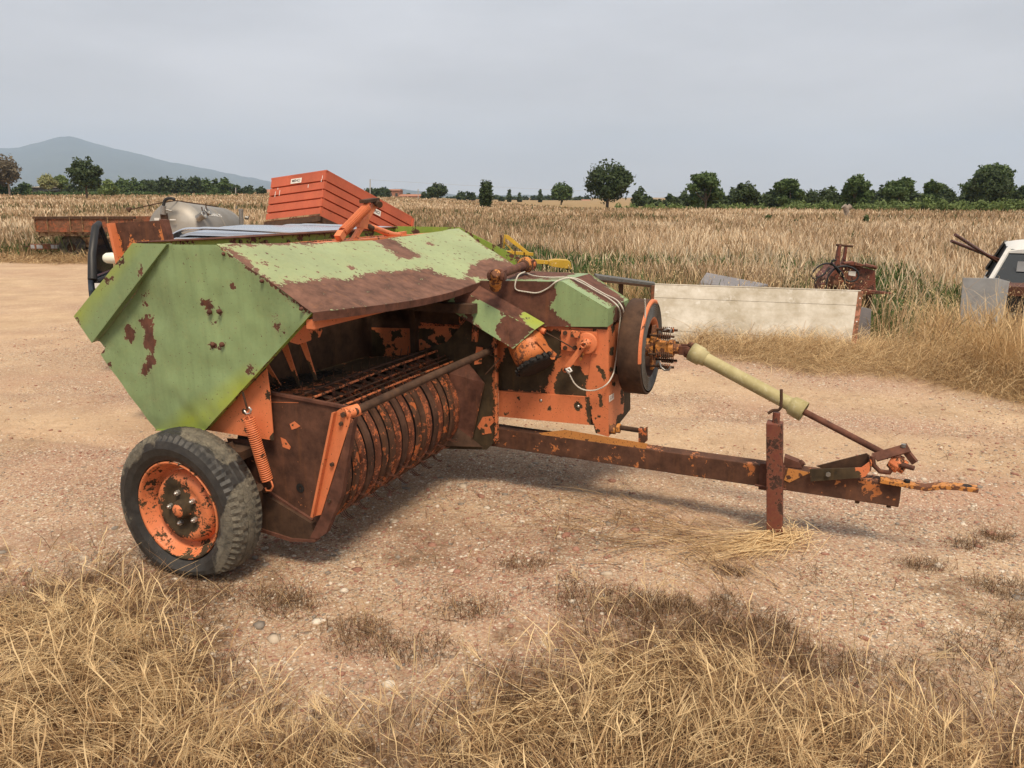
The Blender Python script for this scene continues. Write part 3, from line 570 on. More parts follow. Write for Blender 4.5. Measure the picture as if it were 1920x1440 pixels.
# pickup: near shield, brace, orange gusset, spring
sheet('gusset_plate', Wp(.255, (500, 691), (506, 735), (513, 826), (385, 806)), 'orange_patch', BL, .010, .004, patches=[[(500, 724), (507, 738), (506, 752), (497, 745)], (458, 772, 6), (455, 788, 3), (515, 820, 8), (462, 806, 5), (440, 730, 2)], soft=.012)
sheet('pickup_shield', Wp(.30, (506, 736), (655, 765), (650, 790), (600, 975), (590, 1012), (546, 1012), (490, 992), (425, 822), (513, 826)), 'rust_patch', BL, .010, .004,
      patches=[[(480, 700), (700, 700), (700, 1040), (400, 1040), (400, 800), (509, 800)]], soft=.02)
pb = sheet('paint_patch', Wp(.2985, (543, 795), (552, 790), (563, 799), (556, 803), (547, 806)), 'orange_patch', BL, .004, .0008, patches=[(549, 797, 2)], soft=.006)
pb = sheet('paint_patch', Wp(.2985, (526, 820), (535, 824), (545, 838), (543, 843), (530, 838)), 'orange_patch', BL, .004, .0008, patches=[(536, 832, 3)], soft=.006)
MB().lathe(pW(563, 915, .2985), -WV, [(0, .006), (.0008, .022), (.0016, .006)], 18, sm=False).build('shield_hole', 'tar_and_shade', BL)
MB().prism(Wp(.292, (506, 735), (652, 763), (652, 768), (506, 740)), WV * .02).build('shield_edge', 'rust', BL)
MB().prism(Wp(.285, (476, 903), (585, 975), (584, 985), (474, 914)), WV * .012).build('shield_rail', 'rust', BL)
MB().prism(Wp(.270, (474, 914), (584, 982), (590, 1012), (546, 1012), (484, 992)), WV * .028).build('skid_plate', 'dark_rust', BL)
MB().prism(Wp(.262, (484, 990), (546, 1010), (590, 1013), (590, 1017), (545, 1016), (483, 996)), WV * .04).build('skid_edge', 'rust', BL)
br = Wp(.270, (630, 772), (640, 765), (652, 766), (659, 776), (655, 795), (602, 965), (590, 968))
MB().prism(br, WV * .004).build('brace', 'orange', BL)
MB().prism(Wp(.268, (627, 772), (631, 772), (591, 968), (587, 966)), -WV * .02).build('brace_flange', 'orange', BL)
MB().prism(Wp(.268, (657, 795), (664, 785), (640, 930), (611, 1000), (596, 1010), (580, 1010), (604, 962)), WV * .03).build('shield_rim', 'rust', BL)
for x, y in [(645, 777, ), (641, 794), (624, 870), (619, 938)]: MB().hexn(pW(x, y, .270), -WV, .012 if y < 780 else .0095, .012).build('bolt', 'dark_rust', BL)
sp0, sp1 = pW(466, 783, .205), pW(501, 900, .225)
MB().spring(sp0, sp1, .024, .0033, 31).build('pickup_spring', 'orange', BL)
MB().tube([pW(463, 772, .205), pW(466, 780, .205), pW(468, 786, .205)], .0045, 8).build('spring_eye', 'orange', BL)
MB().tube([pW(x, y, .225) for x, y in [(501, 898), (509, 903), (512, 912), (508, 920), (500, 920), (497, 914)]], .0045, 8).build('spring_hook', 'orange', BL)
MB().tube([pW(455, 735, .20), pW(464, 768, .205)], .005, 8).build('hanger_rod', 'dark_rust', BL)
MB().tube([pW(x, y, .203) for x, y in [(458, 770), (463, 776), (469, 775), (471, 768), (467, 764)]], .005, 8).build('shackle', 'bright_steel', BL)
MB().tube([pW(486, 914, .2), pW(500, 918, .28)], .018, 14).build('spring_pin', 'dark_rust', BL)
MB().bbox(.02, .20, .20, .30, .50, .54).tube([pW(430, 830, .25), pW(475, 905, .27)], .015, 8).build('wheel_arm', 'dark_rust', BL)
# drum with stripper bands, tines, crop rods and the wind bar
def arc(t0, z0, r0, a0, a1, w_, n=22, sq=1.0): return [Bf(t0 + r0 * math.cos(R(a0 + (a1 - a0) * i / n)), w_, z0 + r0 * sq * math.sin(R(a0 + (a1 - a0) * i / n))) for i in range(n + 1)]
NB = 18; ct, cz, rb = .335, .462, .325
for i in range(NB):
    w0 = .350 + i * .063; m = MB(); dw = .042; pr = arc(ct, cz, rb, 66, -100, w0); pi = arc(ct, cz, rb - .012, 66, -100, w0); n = len(pr)
    j1 = random.uniform(-.004, .004)
    vs = []
    for k, (a, b) in enumerate(zip(pr, pi)): vs += [b + TV * j1, a + WV * .006 + TV * j1, a + WV * (dw - .006) + TV * j1, b + WV * dw + TV * j1]
    m.add(vs, [(4 * k + e, 4 * k + e + 1, 4 * k + e + 5, 4 * k + e + 4) for k in range(n - 1) for e in range(3)])
    o = m.build('stripper_band', ['orange_rusty', 'band_paint', 'band_paint', 'orange_rusty', 'orange_mostly_rust'][(i * 7 + 3) % 5], BL); md = o.modifiers.new('thickness', 'SOLIDIFY'); md.thickness = .003
MB().tube([Bf(ct, .33, cz), Bf(ct, 1.5, cz)], .285, 28).build('tine_drum', 'tar_and_shade', BL)  # drum widened and blackened to stand for the shade between bands
for i in range(NB - 1):
    w0 = .350 + i * .063 + .055
    for a in (50, -30, -58):
        a += (i % 2) * 6 + random.uniform(-2, 2); ex = .06 if a > 0 else .045
        d1 = TV * math.cos(R(a)) + ZV * math.sin(R(a)); d2 = TV * math.cos(R(a + 40)) + ZV * math.sin(R(a + 40)); c = Bf(ct, w0, cz); h_ = WV * .006
        MB().tube([c - h_ + d1 * (rb + .02) + d2 * ex, c - h_ + d1 * (rb + .03) + d2 * ex * .5, c - h_ + d1 * (rb + .02), c - h_ + d1 * .286, c + h_ + d1 * .286, c + h_ + d1 * (rb + .02), c + h_ + d1 * (rb + .03) + d2 * ex * .5, c + h_ + d1 * (rb + .02) + d2 * ex], .0019, 5).build('tine', 'rust', BL)
def rod(t, z, t1, z1, r_, mt): MB().tube([Bf(t, .34, z), Bf((t + t1) / 2, .9, (z + z1) / 2 + .004), Bf(t1, 1.50, z1)], r_, 8).build('crop_rod', mt, BL)
rod(.60, .742, .60, .735, .0055, 'orange_worn'); rod(.555, .768, .55, .765, .005, 'orange_rusty'); rod(.51, .792, .50, .79, .0065, 'orange_worn'); rod(.465, .806, .46, .80, .005, 'orange_mostly_rust'); rod(.58, .756, .575, .752, .004, 'dark_rust')
for i in range(13):
    w0 = .40 + i * .078; m = MB().tube([Bf(.40, w0, .785), Bf(.41, w0, .84)], .0024, 5).bar(Bf(.40, w0 + .03, .792), Bf(.54, w0 + .03, .770), .034, .003); m.build('stripper_finger', 'dark_rust', BL)
wb0, wb1 = pW(664, 772, .30), pW(920, 657, 1.50)
MB().tube([wb0, wb0.lerp(wb1, .5) + ZV * .004, wb1], .0195, 18).build('wind_bar', 'dark_rust', BL)
MB().tube([pW(646, 776, .275), pW(672, 768, .33)], .027, 16).tube([pW(672, 774, .33), pW(677, 775, .345)], .008, 8).build('bar_socket', 'orange', BL)
# far shield with deflector and flange
sheet('far_shield', [Bf(.868, 1.525, 1.0), Bf(.868, 1.525, .30), Bf(.80, 1.525, .222), Bf(.50, 1.525, .19), Bf(.30, 1.525, .3), Bf(.30, 1.525, .75), Bf(.55, 1.525, .84), Bf(.70, 1.525, 1.0)], 'orange_patch', BL, .010, .004,
      patches=[[(700, 560), (925, 560), (931, 620), (918, 660), (935, 668), (925, 700), (925, 735), (928, 760), (927, 850), (700, 850)]], soft=.014)
MB().bbox(.862, .874, 1.505, 1.53, .29, .95).build('shield_flange', 'orange_worn', BL)
sheet('paint_patch', Wp(1.522, (895, 800), (905, 782), (922, 780), (928, 790), (918, 800), (922, 812), (905, 815)), 'orange_patch', BL, .006, .0008, patches=[(910, 798, 2), (903, 808, 4), (920, 786, 2)], soft=.012)
sheet('deflector', [pW(879, 682, 1.50), pW(908, 718, 1.50), pW(885, 822, 1.50), pW(848, 795, 1.46), pW(842, 700, 1.44)], 'rust', BL, 0, .003)
sheet('deflector', [pW(885, 822, 1.50), pW(848, 795, 1.46), pW(830, 836, 1.40), pW(905, 838, 1.52)], 'dark_rust', BL, 0, .003)
MB().bar(pW(908, 718, 1.495), pW(885, 822, 1.495), .006, .006).build('deflector_edge', 'orange_rusty', BL)
sheet('bracket', Wp(1.49, (893, 650), (905, 652), (902, 682), (889, 684)), 'orange_patch', BL, .006, .006, patches=[(893, 664, 4), (900, 678, 4)], soft=.01)
MB().tube([pW(925, 650, 1.5), pW(920, 666, 1.46), pW(938, 672, 1.46), pW(910, 702, 1.46)], .004, 6).build('linkage_rod', 'dark_rust', BL)

# gearbox housing in front: near plate, corner post, front plate
dark = [[(930, 700), (955, 640), (975, 616), (1040, 618), (1052, 640), (1050, 662), (1038, 690), (1030, 705), (1022, 738), (930, 730)], [(1040, 742), (1037, 725), (1046, 705), (1052, 690), (1075, 682), (1088, 690), (1096, 706), (1101, 705), (1102, 745)], [(1027, 618), (1053, 618), (1053, 640), (1048, 650), (1040, 645)]]
sheet('housing_side', Wp(1.60, (925, 600), (1141, 612), (1141, 700), (1112, 745), (925, 733)), 'orange_patch', BL, .010, .004, patches=dark, soft=.015)
sheet('corner_post', Wp(1.592, (1112, 613), (1141, 612), (1141, 819), (1117, 812), (1098, 742), (1106, 690)), 'orange_patch', BL, .009, .006, patches=[[(1117, 683), (1128, 688), (1135, 700), (1132, 715), (1126, 700), (1116, 690)], [(1120, 735), (1128, 742), (1130, 760), (1124, 762), (1122, 745)], [(1098, 742), (1104, 745), (1106, 760), (1110, 785), (1120, 815), (1112, 812), (1098, 790)], (1109, 763, 3), (1134, 808, 3), (1121, 807, 2), (1112, 617, 5), (1123, 779, 2)], soft=.010)
hb = sheet('lower_beam', Wp(1.575, (935, 733), (1103, 745), (1106, 797), (935, 781)), 'orange_patch', BL, .010, .02, patches=[(974, 747, 5), (1084, 762, 8), (1014, 751, 4), (1030, 766, 4), (948, 776, 4), [(1098, 745), (1106, 745), (1110, 800), (1100, 790)]], soft=.010)
for x, y in ((1014, 751), (1084, 762)): MB().lathe(pW(x, y, 1.573), -WV, [(0, .008), (.003, .006), (.003, 0)], 8).build('bolt', 'bright_steel', BL)
fp = [Bf(1.487, 1.592, .985), pT(1182, 583, 1.487), pT(1182, 768, 1.487), pT(1152, 806, 1.487), pT(1141, 819, 1.487)]
sheet('front_plate', fp, 'orange_patch', BL, .009, .004, patches=[[(1182, 720), (1170, 735), (1168, 775), (1157, 778), (1155, 795), (1142, 800), (1142, 822), (1190, 822), (1190, 720)], [(1163, 735), (1168, 720), (1170, 760), (1164, 758)], [(1145, 612), (1153, 602), (1152, 618), (1147, 628)], [(1160, 590), (1182, 580), (1182, 600), (1170, 606)], (1147, 662, 4), (1147, 655, 4), (1158, 690, 5), (1158, 697, 5), (1146, 693, 4), (1160, 670, 5), (1151, 720, 3), (1140, 640, 3), (1170, 700, 7)], soft=.010)
MB().bbox(.90, 1.48, 1.61, 2.14, .42, .97).build('housing_core', 'dark_rust', BL)
st = Tp(1.492, (1142, 742), (1151, 737), (1151, 748), (1142, 754)); MB().prism(st, TV * .0008).build('sticker', 'sticker', BL)
c = (st[0] + st[1] + st[2] + st[3]) / 4 + TV * .001; text('sticker_print', '5110', c, WV, ZV, .032, 'ink_grey', BL)
# crank disc with lever
MB().prism(Wp(1.590, (1053, 618), (1120, 622), (1120, 664), (1053, 656)), -WV * .008).build('disc_plate', 'orange', BL, .001)
for x, y in ((1060, 624), (1060, 652), (1078, 652)): MB().hexn(pW(x, y, 1.580), -WV, .013, .010).build('bolt', 'dark_rust', BL)
MB().prism(Wp(1.575, (1073, 619), (1090, 621), (1090, 632), (1073, 630)), -WV * .03).build('stop_block', 'orange_worn', BL)
dc = pW(1101, 643, 1.575); MB().lathe(dc, -WV, [(0, .058), (.016, .058), (.018, .054), (.018, 0)], 36).build('crank_disc', 'orange', BL)
MB().lathe(dc, -WV, [(.018, .028), (.026, .028), (.026, .018), (.075, .018), (.077, .010), (.060, .008), (.060, 0)], 20).build('crank_shaft', 'orange_worn', BL)
la, lb = pW(1094, 648, 1.53), pW(1060, 693, 1.53); MB().bar(la, lb, .006, .030, up=(lb - la).cross(WV)).lathe(lb + WV * .003, -WV, [(0, .017), (.006, .017), (.006, 0)], 16).build('crank_lever', 'orange', BL)
MB().lathe(lb - WV * .003, -WV, [(0, .008), (.003, .006), (.003, 0)], 10).hexn(pW(1088, 654, 1.527), -WV, .006, .006).build('lever_hole', 'tar_and_shade', BL)
MB().bar(pW(1094, 662, 1.55), pW(1088, 675, 1.55), .02, .012).build('stop_bolt', 'ochre_worn', BL)
MB().tube([pW(1022, 622, 1.54), pW(1010, 617, 1.54)], .016, 10).build('tube_end', 'orange', BL); MB().tube([pW(1024, 624, 1.54), pW(1074, 652, 1.55)], .004, 6).build('thin_rod', 'dark_rust', BL)
# drum-shaped clutch housing hanging under the small cover
k0, k1 = pW(1003, 632, 1.50), pW(993, 690, 1.46); ca = (pW(1018, 698, 1.50) - pW(986, 632, 1.56)).normalized(); cc = pW(997, 665, 1.50) - ca * .10
MB().lathe(cc, ca, [(-.05, 0), (-.05, .060), (-.02, .098), (.04, .104), (.10, .104), (.145, .098), (.150, .0)], 36).build('clutch_housing', 'clutch_paint', BL)
sheet('housing_strap', [pW(1003, 636, 1.43), pW(1011, 634, 1.44), pW(1044, 664, 1.47), pW(1040, 674, 1.46), pW(1034, 674, 1.46)], 'clutch_paint', BL, 0, .010)
MB().lathe(cc + ca * .150, ca, [(0, .0), (0, .106), (.014, .112), (.026, .108), (.034, .09), (.034, 0)], 30).build('clutch_cap', 'tar_and_shade', BL)
tt = MB()
for i in range(20):
    a = 6.283 * i / 20; e = ca.orthogonal().normalized(); g2 = ca.cross(e); d = e * math.cos(a) + g2 * math.sin(a); tt.bar(cc + ca * .160 + d * .098, cc + ca * .160 + d * .124, .018, .020, up=ca)
tt.build('sprocket_teeth', 'tar_and_shade', BL)
# small cover (two faces) and large cover
A_1, A_2, A_3, A_4 = pW(832, 574, 1.40), pW(862, 542, 1.44), pW(1003, 618, 1.44), pW(962, 654, 1.40)
sheet('small_cover', [A_1, A_2, A_3, A_4], 'green_paint', BL, .009, .003, patches=[
 [(857, 545), (890, 556), (905, 560), (893, 562), (880, 572), (886, 590), (890, 600), (880, 602), (868, 585), (856, 578), (850, 562), (856, 548)], [(940, 582), (960, 594), (1003, 616), (985, 630), (962, 655), (940, 640), (930, 622), (928, 612), (938, 600), (948, 592), (935, 590)], [(870, 590), (900, 612), (900, 620), (860, 596)], [(832, 570), (840, 575), (838, 578)]], soft=.014)
sheet('small_cover_top', [A_2, A_3, pW(1021, 606, 1.55), pW(893, 532, 1.55)], 'green_paint', BL, .009, .003, patches=[[(855, 545), (898, 528), (985, 580), (975, 592), (990, 612), (960, 596)]], tint=[(970, 570), (1040, 600), (1005, 630), (960, 600)], soft=.014)
NW = 1.572
cv_n = [pW(890, 526, NW), pW(1054, 527.5, NW), pW(1140, 579, NW), pW(1139, 613, NW), pW(1013, 612, NW), pW(880, 600, NW)]
sheet('cover_side', cv_n, 'green_paint', BL, .010, .003, patches=[[(880, 520), (1040, 524), (1036, 535), (1042, 552), (1030, 575), (1048, 598), (1070, 606), (1075, 615), (880, 620)]], soft=.016, dent=.003)
bkW = 2.14; b0 = Bf((cv_n[0] - C0).dot(TV), bkW, 1.205); b1_ = pW(1105, 513, bkW); t3 = (cv_n[2] - C0).dot(TV); ft = pT(1178, 562, t3 + .01); fb = pT(1180, 585, t3 + .015)
sheet('cover_top', [cv_n[0], cv_n[1], b1_, b0], 'green_paint', BL, .014, .003, patches=[[(870, 500), (1120, 500), (1050, 522), (1045, 524), (1020, 523), (880, 524)]], soft=.014)
sheet('cover_slope', [cv_n[1], cv_n[2], ft, b1_], 'green_paint', BL, .012, .003, patches=[[(1062, 522), (1090, 540), (1128, 562), (1150, 578), (1175, 560), (1150, 545), (1105, 512), (1090, 512)]], soft=.016)
fbb = Bf(t3 - .06, bkW, .98); ftb = Bf(t3 - .06, bkW, 1.06)
sheet('cover_front', [cv_n[2], cv_n[3], fb, ft], 'green_paint', BL, .012, .003, patches=[[(1152, 577), (1170, 566), (1177, 580), (1165, 600), (1150, 606)]], soft=.014)
sheet('cover_front', [ft, fb, fbb, ftb], 'green_paint', BL, 0, .003)
sheet('cover_slope', [ft, ftb, b1_], 'green_paint', BL, 0, .003); sheet('cover_back', [b0, b1_, ftb, fbb, Bf(.6, bkW, .98)], 'green_paint', BL, 0, .003)
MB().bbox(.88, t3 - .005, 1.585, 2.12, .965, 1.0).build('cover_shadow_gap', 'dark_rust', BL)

# flywheel, hub and slip clutch springs
FW = pW(1222, 651, 1.875); rf = .268
MB().lathe(FW, TV, [(-.130, .0), (-.130, rf - .01), (-.122, rf), (-.006, rf), (0, rf - .006), (.001, rf - .014)], 72).build('flywheel', 'dark_rust', BL)
MB().lathe(FW, TV, [(-.012, rf + .0012), (.002, rf - .002), (.003, rf - .020), (-.01, rf - .022)], 48, R(-20), R(100), ref=ZV).build('flywheel_paint', 'orange', BL)
gv = MB(); pf = []
for i in range(7): rr_ = rf - .022 - i * .0115; pf += [(.002, rr_), (.004, rr_ - .004), (-.004, rr_ - .007), (-.004, rr_ - .010)]
gv.lathe(FW, TV, pf, 64); plain('grey_iron', (.13, .125, .115), .6, .3, .25, 30); gv.build('flywheel_face', 'grey_iron', BL)
MB().lathe(FW, TV, [(.000, rf - .100), (-.004, rf - .105), (-.10, rf - .108), (-.10, 0)], 48).build('flywheel_dish', 'orange_mostly_rust', BL)
MB().lathe(FW, TV, [(.002, rf - .098), (.002, rf - .108), (-.03, rf - .113)], 40, R(-60), R(40), ref=ZV).build('dish_edge', 'orange', BL)
MB().lathe(FW, TV, [(-.10, .05), (.012, .05), (.012, 0)], 20).prism([FW + TV * .0 + WV * a + ZV * b for a, b in [(-.02, .125), (.03, .125), (.05, .04), (.05, -.04), (.03, -.125), (-.02, -.125), (-.05, -.04), (-.05, .04)]], TV * .016).build('hub_plate', 'ochre_worn', BL, .003)
MB().lathe(FW, TV, [(.03, 0), (.03, .058), (.04, .062), (.048, .045), (.09, .043), (.10, .050), (.125, .050), (.125, .03), (.16, .028), (.16, 0)], 10, sm=False).build('clutch_hub', 'ochre_worn', BL, .002)
for i in range(6):
    a = R(60 * i + 12); e = WV * math.cos(a) * .085 + ZV * math.sin(a) * .105
    c = FW + e; MB().spring(c + TV * .045, c + TV * .115, .0145, .0034, 6.5, 5, 10).build('clutch_spring', 'orange_rusty', BL)
    MB().tube([c, c + TV * .135], .007, 8).build('spring_bolt', 'dark_rust', BL)
MB().tube([pW(x, y, 1.80) for x, y in [(1236, 678), (1239, 688), (1246, 694), (1254, 694), (1257, 688)]], .006, 8).tube([pW(x, y, 1.85) for x, y in [(1245, 620), (1252, 616), (1258, 618), (1256, 624)]], .006, 8).build('lever_pin', 'steel', BL)
# PTO shaft
P0, P1 = FW + TV * .15, pW(1306, 664, 1.865)
def yoke(p, d, up, mat, name='yoke', s_=1.):
    d = d.normalized(); up = (up - d * up.dot(d)).normalized(); sd2 = d.cross(up); m = MB()
    m.lathe(p - d * .05 * s_, d, [(0, 0), (0, .026 * s_), (.03 * s_, .028 * s_), (.034 * s_, .020 * s_), (.034 * s_, 0)], 18)
    for q in (-1, 1):
        m.prism([p + d * a * s_ + up * b * s_ + sd2 * q * .026 * s_ for a, b in [(-.022, -.024), (-.022, .024), (.02, .026), (.045, .016), (.048, 0), (.045, -.016), (.02, -.026)]], sd2 * q * .012 * s_)
        m.lathe(p + d * .025 * s_ + sd2 * q * .030 * s_, sd2 * q, [(0, .018 * s_), (.013 * s_, .017 * s_), (.013 * s_, 0)], 14)
    return m.build(name, mat, BL if name == 'yoke' else PJ, .0015)
E1, E2 = pW(1306, 664, 1.865), pW(1500, 768, 1.76); E3 = pW(1668, 856, 1.66); dG = (E2 - E1).normalized()
yoke(P0 + TV * .03, TV, ZV, 'rust'); yoke(E1 - dG * .02, -dG, WV, 'orange_rusty')
MB().tube([E1, E2], [.036, .036], 28, True).build('shaft_guard', 'guard_plastic', BL)
MB().lathe(E1, dG, [(-.03, .046), (-.032, .052), (.03, .052), (.034, .044), (.06, .042), (.06, .036)], 30).build('guard_collar', 'guard_plastic', BL)
MB().lathe(E2, dG, [(-.06, .037), (-.05, .044), (-.045, .050), (-.018, .052), (.022, .054), (.024, .050), (-.01, .048), (-.015, .030), (-.015, 0)], 30).build('guard_collar', 'guard_plastic', BL)
MB().tube([E2 - dG * .03, E3], .0165, 14).build('inner_shaft', 'rust', BL)
# tongue, jack, stand, clevis, adjuster
tz = .325; ta, tb = pW(925, 792, 1.56), Bf(2.972, 1.575, .315)
tg = [Bf(.45, 1.57, .235), Bf(.45, 1.57, .335)]
A0, B0 = Bf(.40, 1.575, .235), Bf(2.96, 1.555, .205); hgt = .115; wid = .09
MB().para(A0, (B0 - A0), WV * wid, ZV * hgt).build('drawbar', 'drawbar_paint', BL, .004)
q = .55; sheet('drawbar_paint', [pW(1010, 812, 1.570), pW(1060, 806, 1.570), pW(1215, 832, 1.568), pW(1205, 852, 1.568), pW(1190, 856, 1.568), pW(1060, 840, 1.570)], 'ochre_patch', BL, .010, .0012, patches=[[(1130, 860), (1150, 842), (1172, 845), (1180, 860)], (1100, 826, 3), (1190, 840, 4), (1050, 838, 6), (1030, 822, 3), (1110, 845, 5), (1085, 845, 5)], soft=.010)
sheet('drawbar_paint', [pW(1478, 878, 1.556), pW(1520, 886, 1.556), pW(1500, 895, 1.556), pW(1480, 905, 1.556), pW(1470, 900, 1.556)], 'ochre_patch', BL, .008, .0012, patches=[(1478, 895, 5), (1500, 892, 5)], soft=.010)
J = lambda a, b, z0, z1: MB().bbox(a - .038, a + .038, b - .038, b + .038, z0, z1)
jt = 2.375; MB().para(Bf(jt + .040 - .038, 1.475, 0), TV * .076, WV * .076, ZV * .575 - TV * .045).build('jack_leg', 'red_paint', BL, .005)
MB().bbox(jt - .06, jt + .06, 1.55, 1.565, .20, .34).tube([Bf(jt - .075, 1.51, .235), Bf(jt + .075, 1.51, .235)], .006, 8).build('jack_bracket', 'rust', BL)
MB().tube([Bf(jt, 1.513, .57), Bf(jt, 1.513, .625)], .018, 10).build('jack_screw', 'red_paint', BL, .001)
MB().tube([pW(x, y, 1.513) for x, y in [(1440, 775), (1450, 769), (1460, 769), (1464, 764), (1465, 750), (1465, 730)]], .0075, 10).build('jack_crank', 'dark_rust', BL)
MB().prism([Bf(jt + .05, 1.58, .33), Bf(jt + .14, 1.58, .33), Bf(jt + .12, 1.58, .36), Bf(jt + .05, 1.58, .38)], WV * .06).tube([pW(1490, 880, 1.6), pW(1506, 866, 1.6)], .016, 12).build('jack_socket', 'rust', BL)
u1 = MB(); 
sheet('shaft_stand', Wp(1.53, (1518, 880), (1615, 877), (1630, 866), (1632, 882), (1622, 894), (1600, 897), (1520, 903)), 'orange_patch', BL, .008, .006, patches=[[(1500, 870), (1604, 875), (1606, 900), (1500, 910)], [(1600, 880), (1612, 884), (1612, 900), (1598, 900)]], soft=.01)
sheet('shaft_stand', Wp(1.64, (1530, 874), (1625, 850), (1632, 856), (1632, 880), (1545, 880)), 'dark_rust', BL, 0, .006)
MB().prism([pW(1628, 852, 1.64), pW(1633, 868, 1.53), pW(1630, 884, 1.53), pW(1628, 876, 1.64)], TV * .006).build('stand_web', 'orange_rusty', BL)
sheet('stand_arm', [pW(1634, 850, 1.60), pW(1700, 831, 1.60), pW(1708, 846, 1.56), pW(1644, 864, 1.56)], 'rust', BL, 0, .008)
MB().tube([pW(x, y, 1.58) for x, y in [(1636, 855), (1638, 872), (1650, 884), (1668, 886), (1672, 878)]], [.012] * 5, 8).build('stand_hook', 'rust', BL)
MB().hexn(pW(1694, 838, 1.59), ZV, .012, .014).hexn(pW(1553, 889, 1.525), -WV, .012, .01).build('stand_bolt', 'steel', BL)
ey = E3 + dG * .0; yk = MB().lathe(pW(1680, 868, 1.60), dG, [(-.03, 0), (-.03, .034), (.0, .045), (.02, .045), (.022, .034), (.045, .034), (.048, .02), (.048, 0)], 12, sm=False)
yk.build('end_yoke', 'orange_worn', BL, .002); MB().tube([pW(1690, 872, 1.56), pW(1714, 878, 1.54)], .012, 10).bar(pW(1700, 848, 1.60), pW(1716, 868, 1.58), .02, .028).build('yoke_ear', 'rust', BL)
hp_ = [(1650, 893), (1700, 904), (1735, 908), (1760, 905), (1790, 908), (1832, 912), (1833, 924), (1795, 920), (1765, 922), (1735, 922), (1700, 914), (1650, 905)]
hz = [pW(x, y, 1.555) for x, y in [(1650, 899), (1700, 908), (1735, 914), (1762, 911), (1795, 912), (1832, 917)]]
hm = MB()
for a, b in zip(hz[:-1], hz[1:]): hm.bar(a, b + (b - a) * .03, .055, .020)
hm.build('hitch_tongue', 'ochre_worn', BL, .002)
MB().lathe(hz[4].lerp(hz[5], .5) + ZV * .0108, ZV, [(0, .004), (.0006, .020), (.001, .004)], 16, sm=False).lathe(hz[1] + ZV * .0108, ZV, [(0, .014), (.012, .014), (.012, 0)], 8, sm=False).build('hitch_hole', 'tar_and_shade', BL)
MB().bbox(2.955, 2.962, 1.565, 1.635, .222, .302).build('drawbar_end', 'tar_and_shade', BL)
for t in (2.78, 2.92): MB().hexn(Bf(t, 1.59, .205), -ZV, .012, .018).build('bolt', 'dark_rust', BL)
ad0, ad1 = pW(1152, 800, 1.62), pW(1212, 809, 1.62)
MB().tube([ad0, ad1], .010, 8).spring(ad0.lerp(ad1, .2), ad0.lerp(ad1, .8), .012, .003, 15, 5, 10).build('adjuster_screw', 'dark_rust', BL)
MB().prism(Wp(1.60, (1197, 804), (1203, 806), (1203, 835), (1197, 835)), WV * .05).prism(Wp(1.60, (1203, 806), (1214, 800), (1214, 826), (1203, 835)), WV * .006).build('adjuster_bracket', 'orange_rusty', BL)
MB().lathe(pW(1148, 805, 1.62), TV, [(-.02, .026), (.02, .026), (.02, 0)], 14).lathe(pW(1160, 803, 1.62), TV, [(-.01, .028), (.01, .028), (.01, 0)], 6).build('adjuster_pivot', 'ochre_worn', BL, .001)

# rope over the cover, loose joint lying on the cover
def cover_z(x, y): return pW(x, y, 1.9)
r1 = [pZ(987, 509, 1.215)]
rp1 = [(966, 545), (966, 530), (972, 514), (980, 511), (1000, 517), (1030, 521), (1068, 521), (1100, 534), (1130, 552), (1160, 567), (1168, 580)]
rope = thing('rope', 'thin white and grey twisted rope draped over the green front cover and the flywheel', 'rope', tuple(pW(1066, 698, 1.5)))
def on_top(x, y):                                      # rope rests on the cover faces
    p = pZ(x, y, 1.216)
    if (p - C0).dot(TV) > 1.24:
        a, b, c = cv_n[1], cv_n[2], ft; n_ = (b - a).cross(c - a).normalized(); n_ = n_ if n_.z > 0 else -n_; r0 = ray(x, y); p = EYEV + r0 * ((a + n_ * .008 - EYEV).dot(n_) / r0.dot(n_))
    return p
pa = [on_top(x, y) for x, y in [(984, 510), (1000, 517), (1030, 520), (1060, 520), (1085, 524), (1110, 538), (1135, 552), (1155, 562)]] + [pT(1166, 575, 1.53), pT(1170, 590, 1.535), pT(1171, 605, 1.535), pT(1166, 640, 1.535), pT(1164, 665, 1.54), pT(1168, 679, 1.54), pT(1178, 676, 1.56), pT(1192, 655, 1.60), pT(1204, 632, 1.64), pT(1209, 605, 1.66), pT(1210, 580, 1.66), pT(1209, 560, 1.66)]
pb_ = [pW(984, 510, 1.70), pW(972, 516, 1.60), pW(966, 532, NW - .006), pW(968, 543, NW - .006), pW(985, 547, NW - .006), pW(1008, 549, NW - .006), pW(1028, 540, NW - .006), pW(1045, 527, NW - .004), on_top(1068, 521.5), on_top(1090, 530), on_top(1118, 546), on_top(1142, 560)] + [pT(1158, 574, 1.52), pT(1163, 590, 1.52), pT(1161, 615, 1.515), pT(1158, 650, 1.51), pT(1154, 680, 1.505), pT(1150, 700, 1.51), pW(1138, 720, 1.55), pW(1118, 731, 1.55), pW(1095, 731, 1.55), pW(1078, 720, 1.53), pW(1067, 700, 1.515)]
def smooth(ps, m=8):
    out = []
    for i in range(len(ps) - 1):
        p0, p1, p2, p3 = ps[max(i - 1, 0)], ps[i], ps[i + 1], ps[min(i + 2, len(ps) - 1)]
        for j in range(m): t = j / m; out.append(.5 * ((2 * p1) + (p2 - p0) * t + (2 * p0 - 5 * p1 + 4 * p2 - p3) * t * t + (3 * p1 - p0 - 3 * p2 + p3) * t ** 3))
    return out + [ps[-1]]
MB().tube(smooth(pa), .0042, 6).tube(smooth(pb_), .0042, 6).build('cord', 'rope', rope)
MB().tube([pW(1062, 694, 1.518), pW(1066, 699, 1.51), pW(1072, 695, 1.51), pW(1068, 690, 1.515), pW(1061, 692, 1.51), pW(1067, 697, 1.505)], .006, 6).build('knot', 'white_paint', rope)
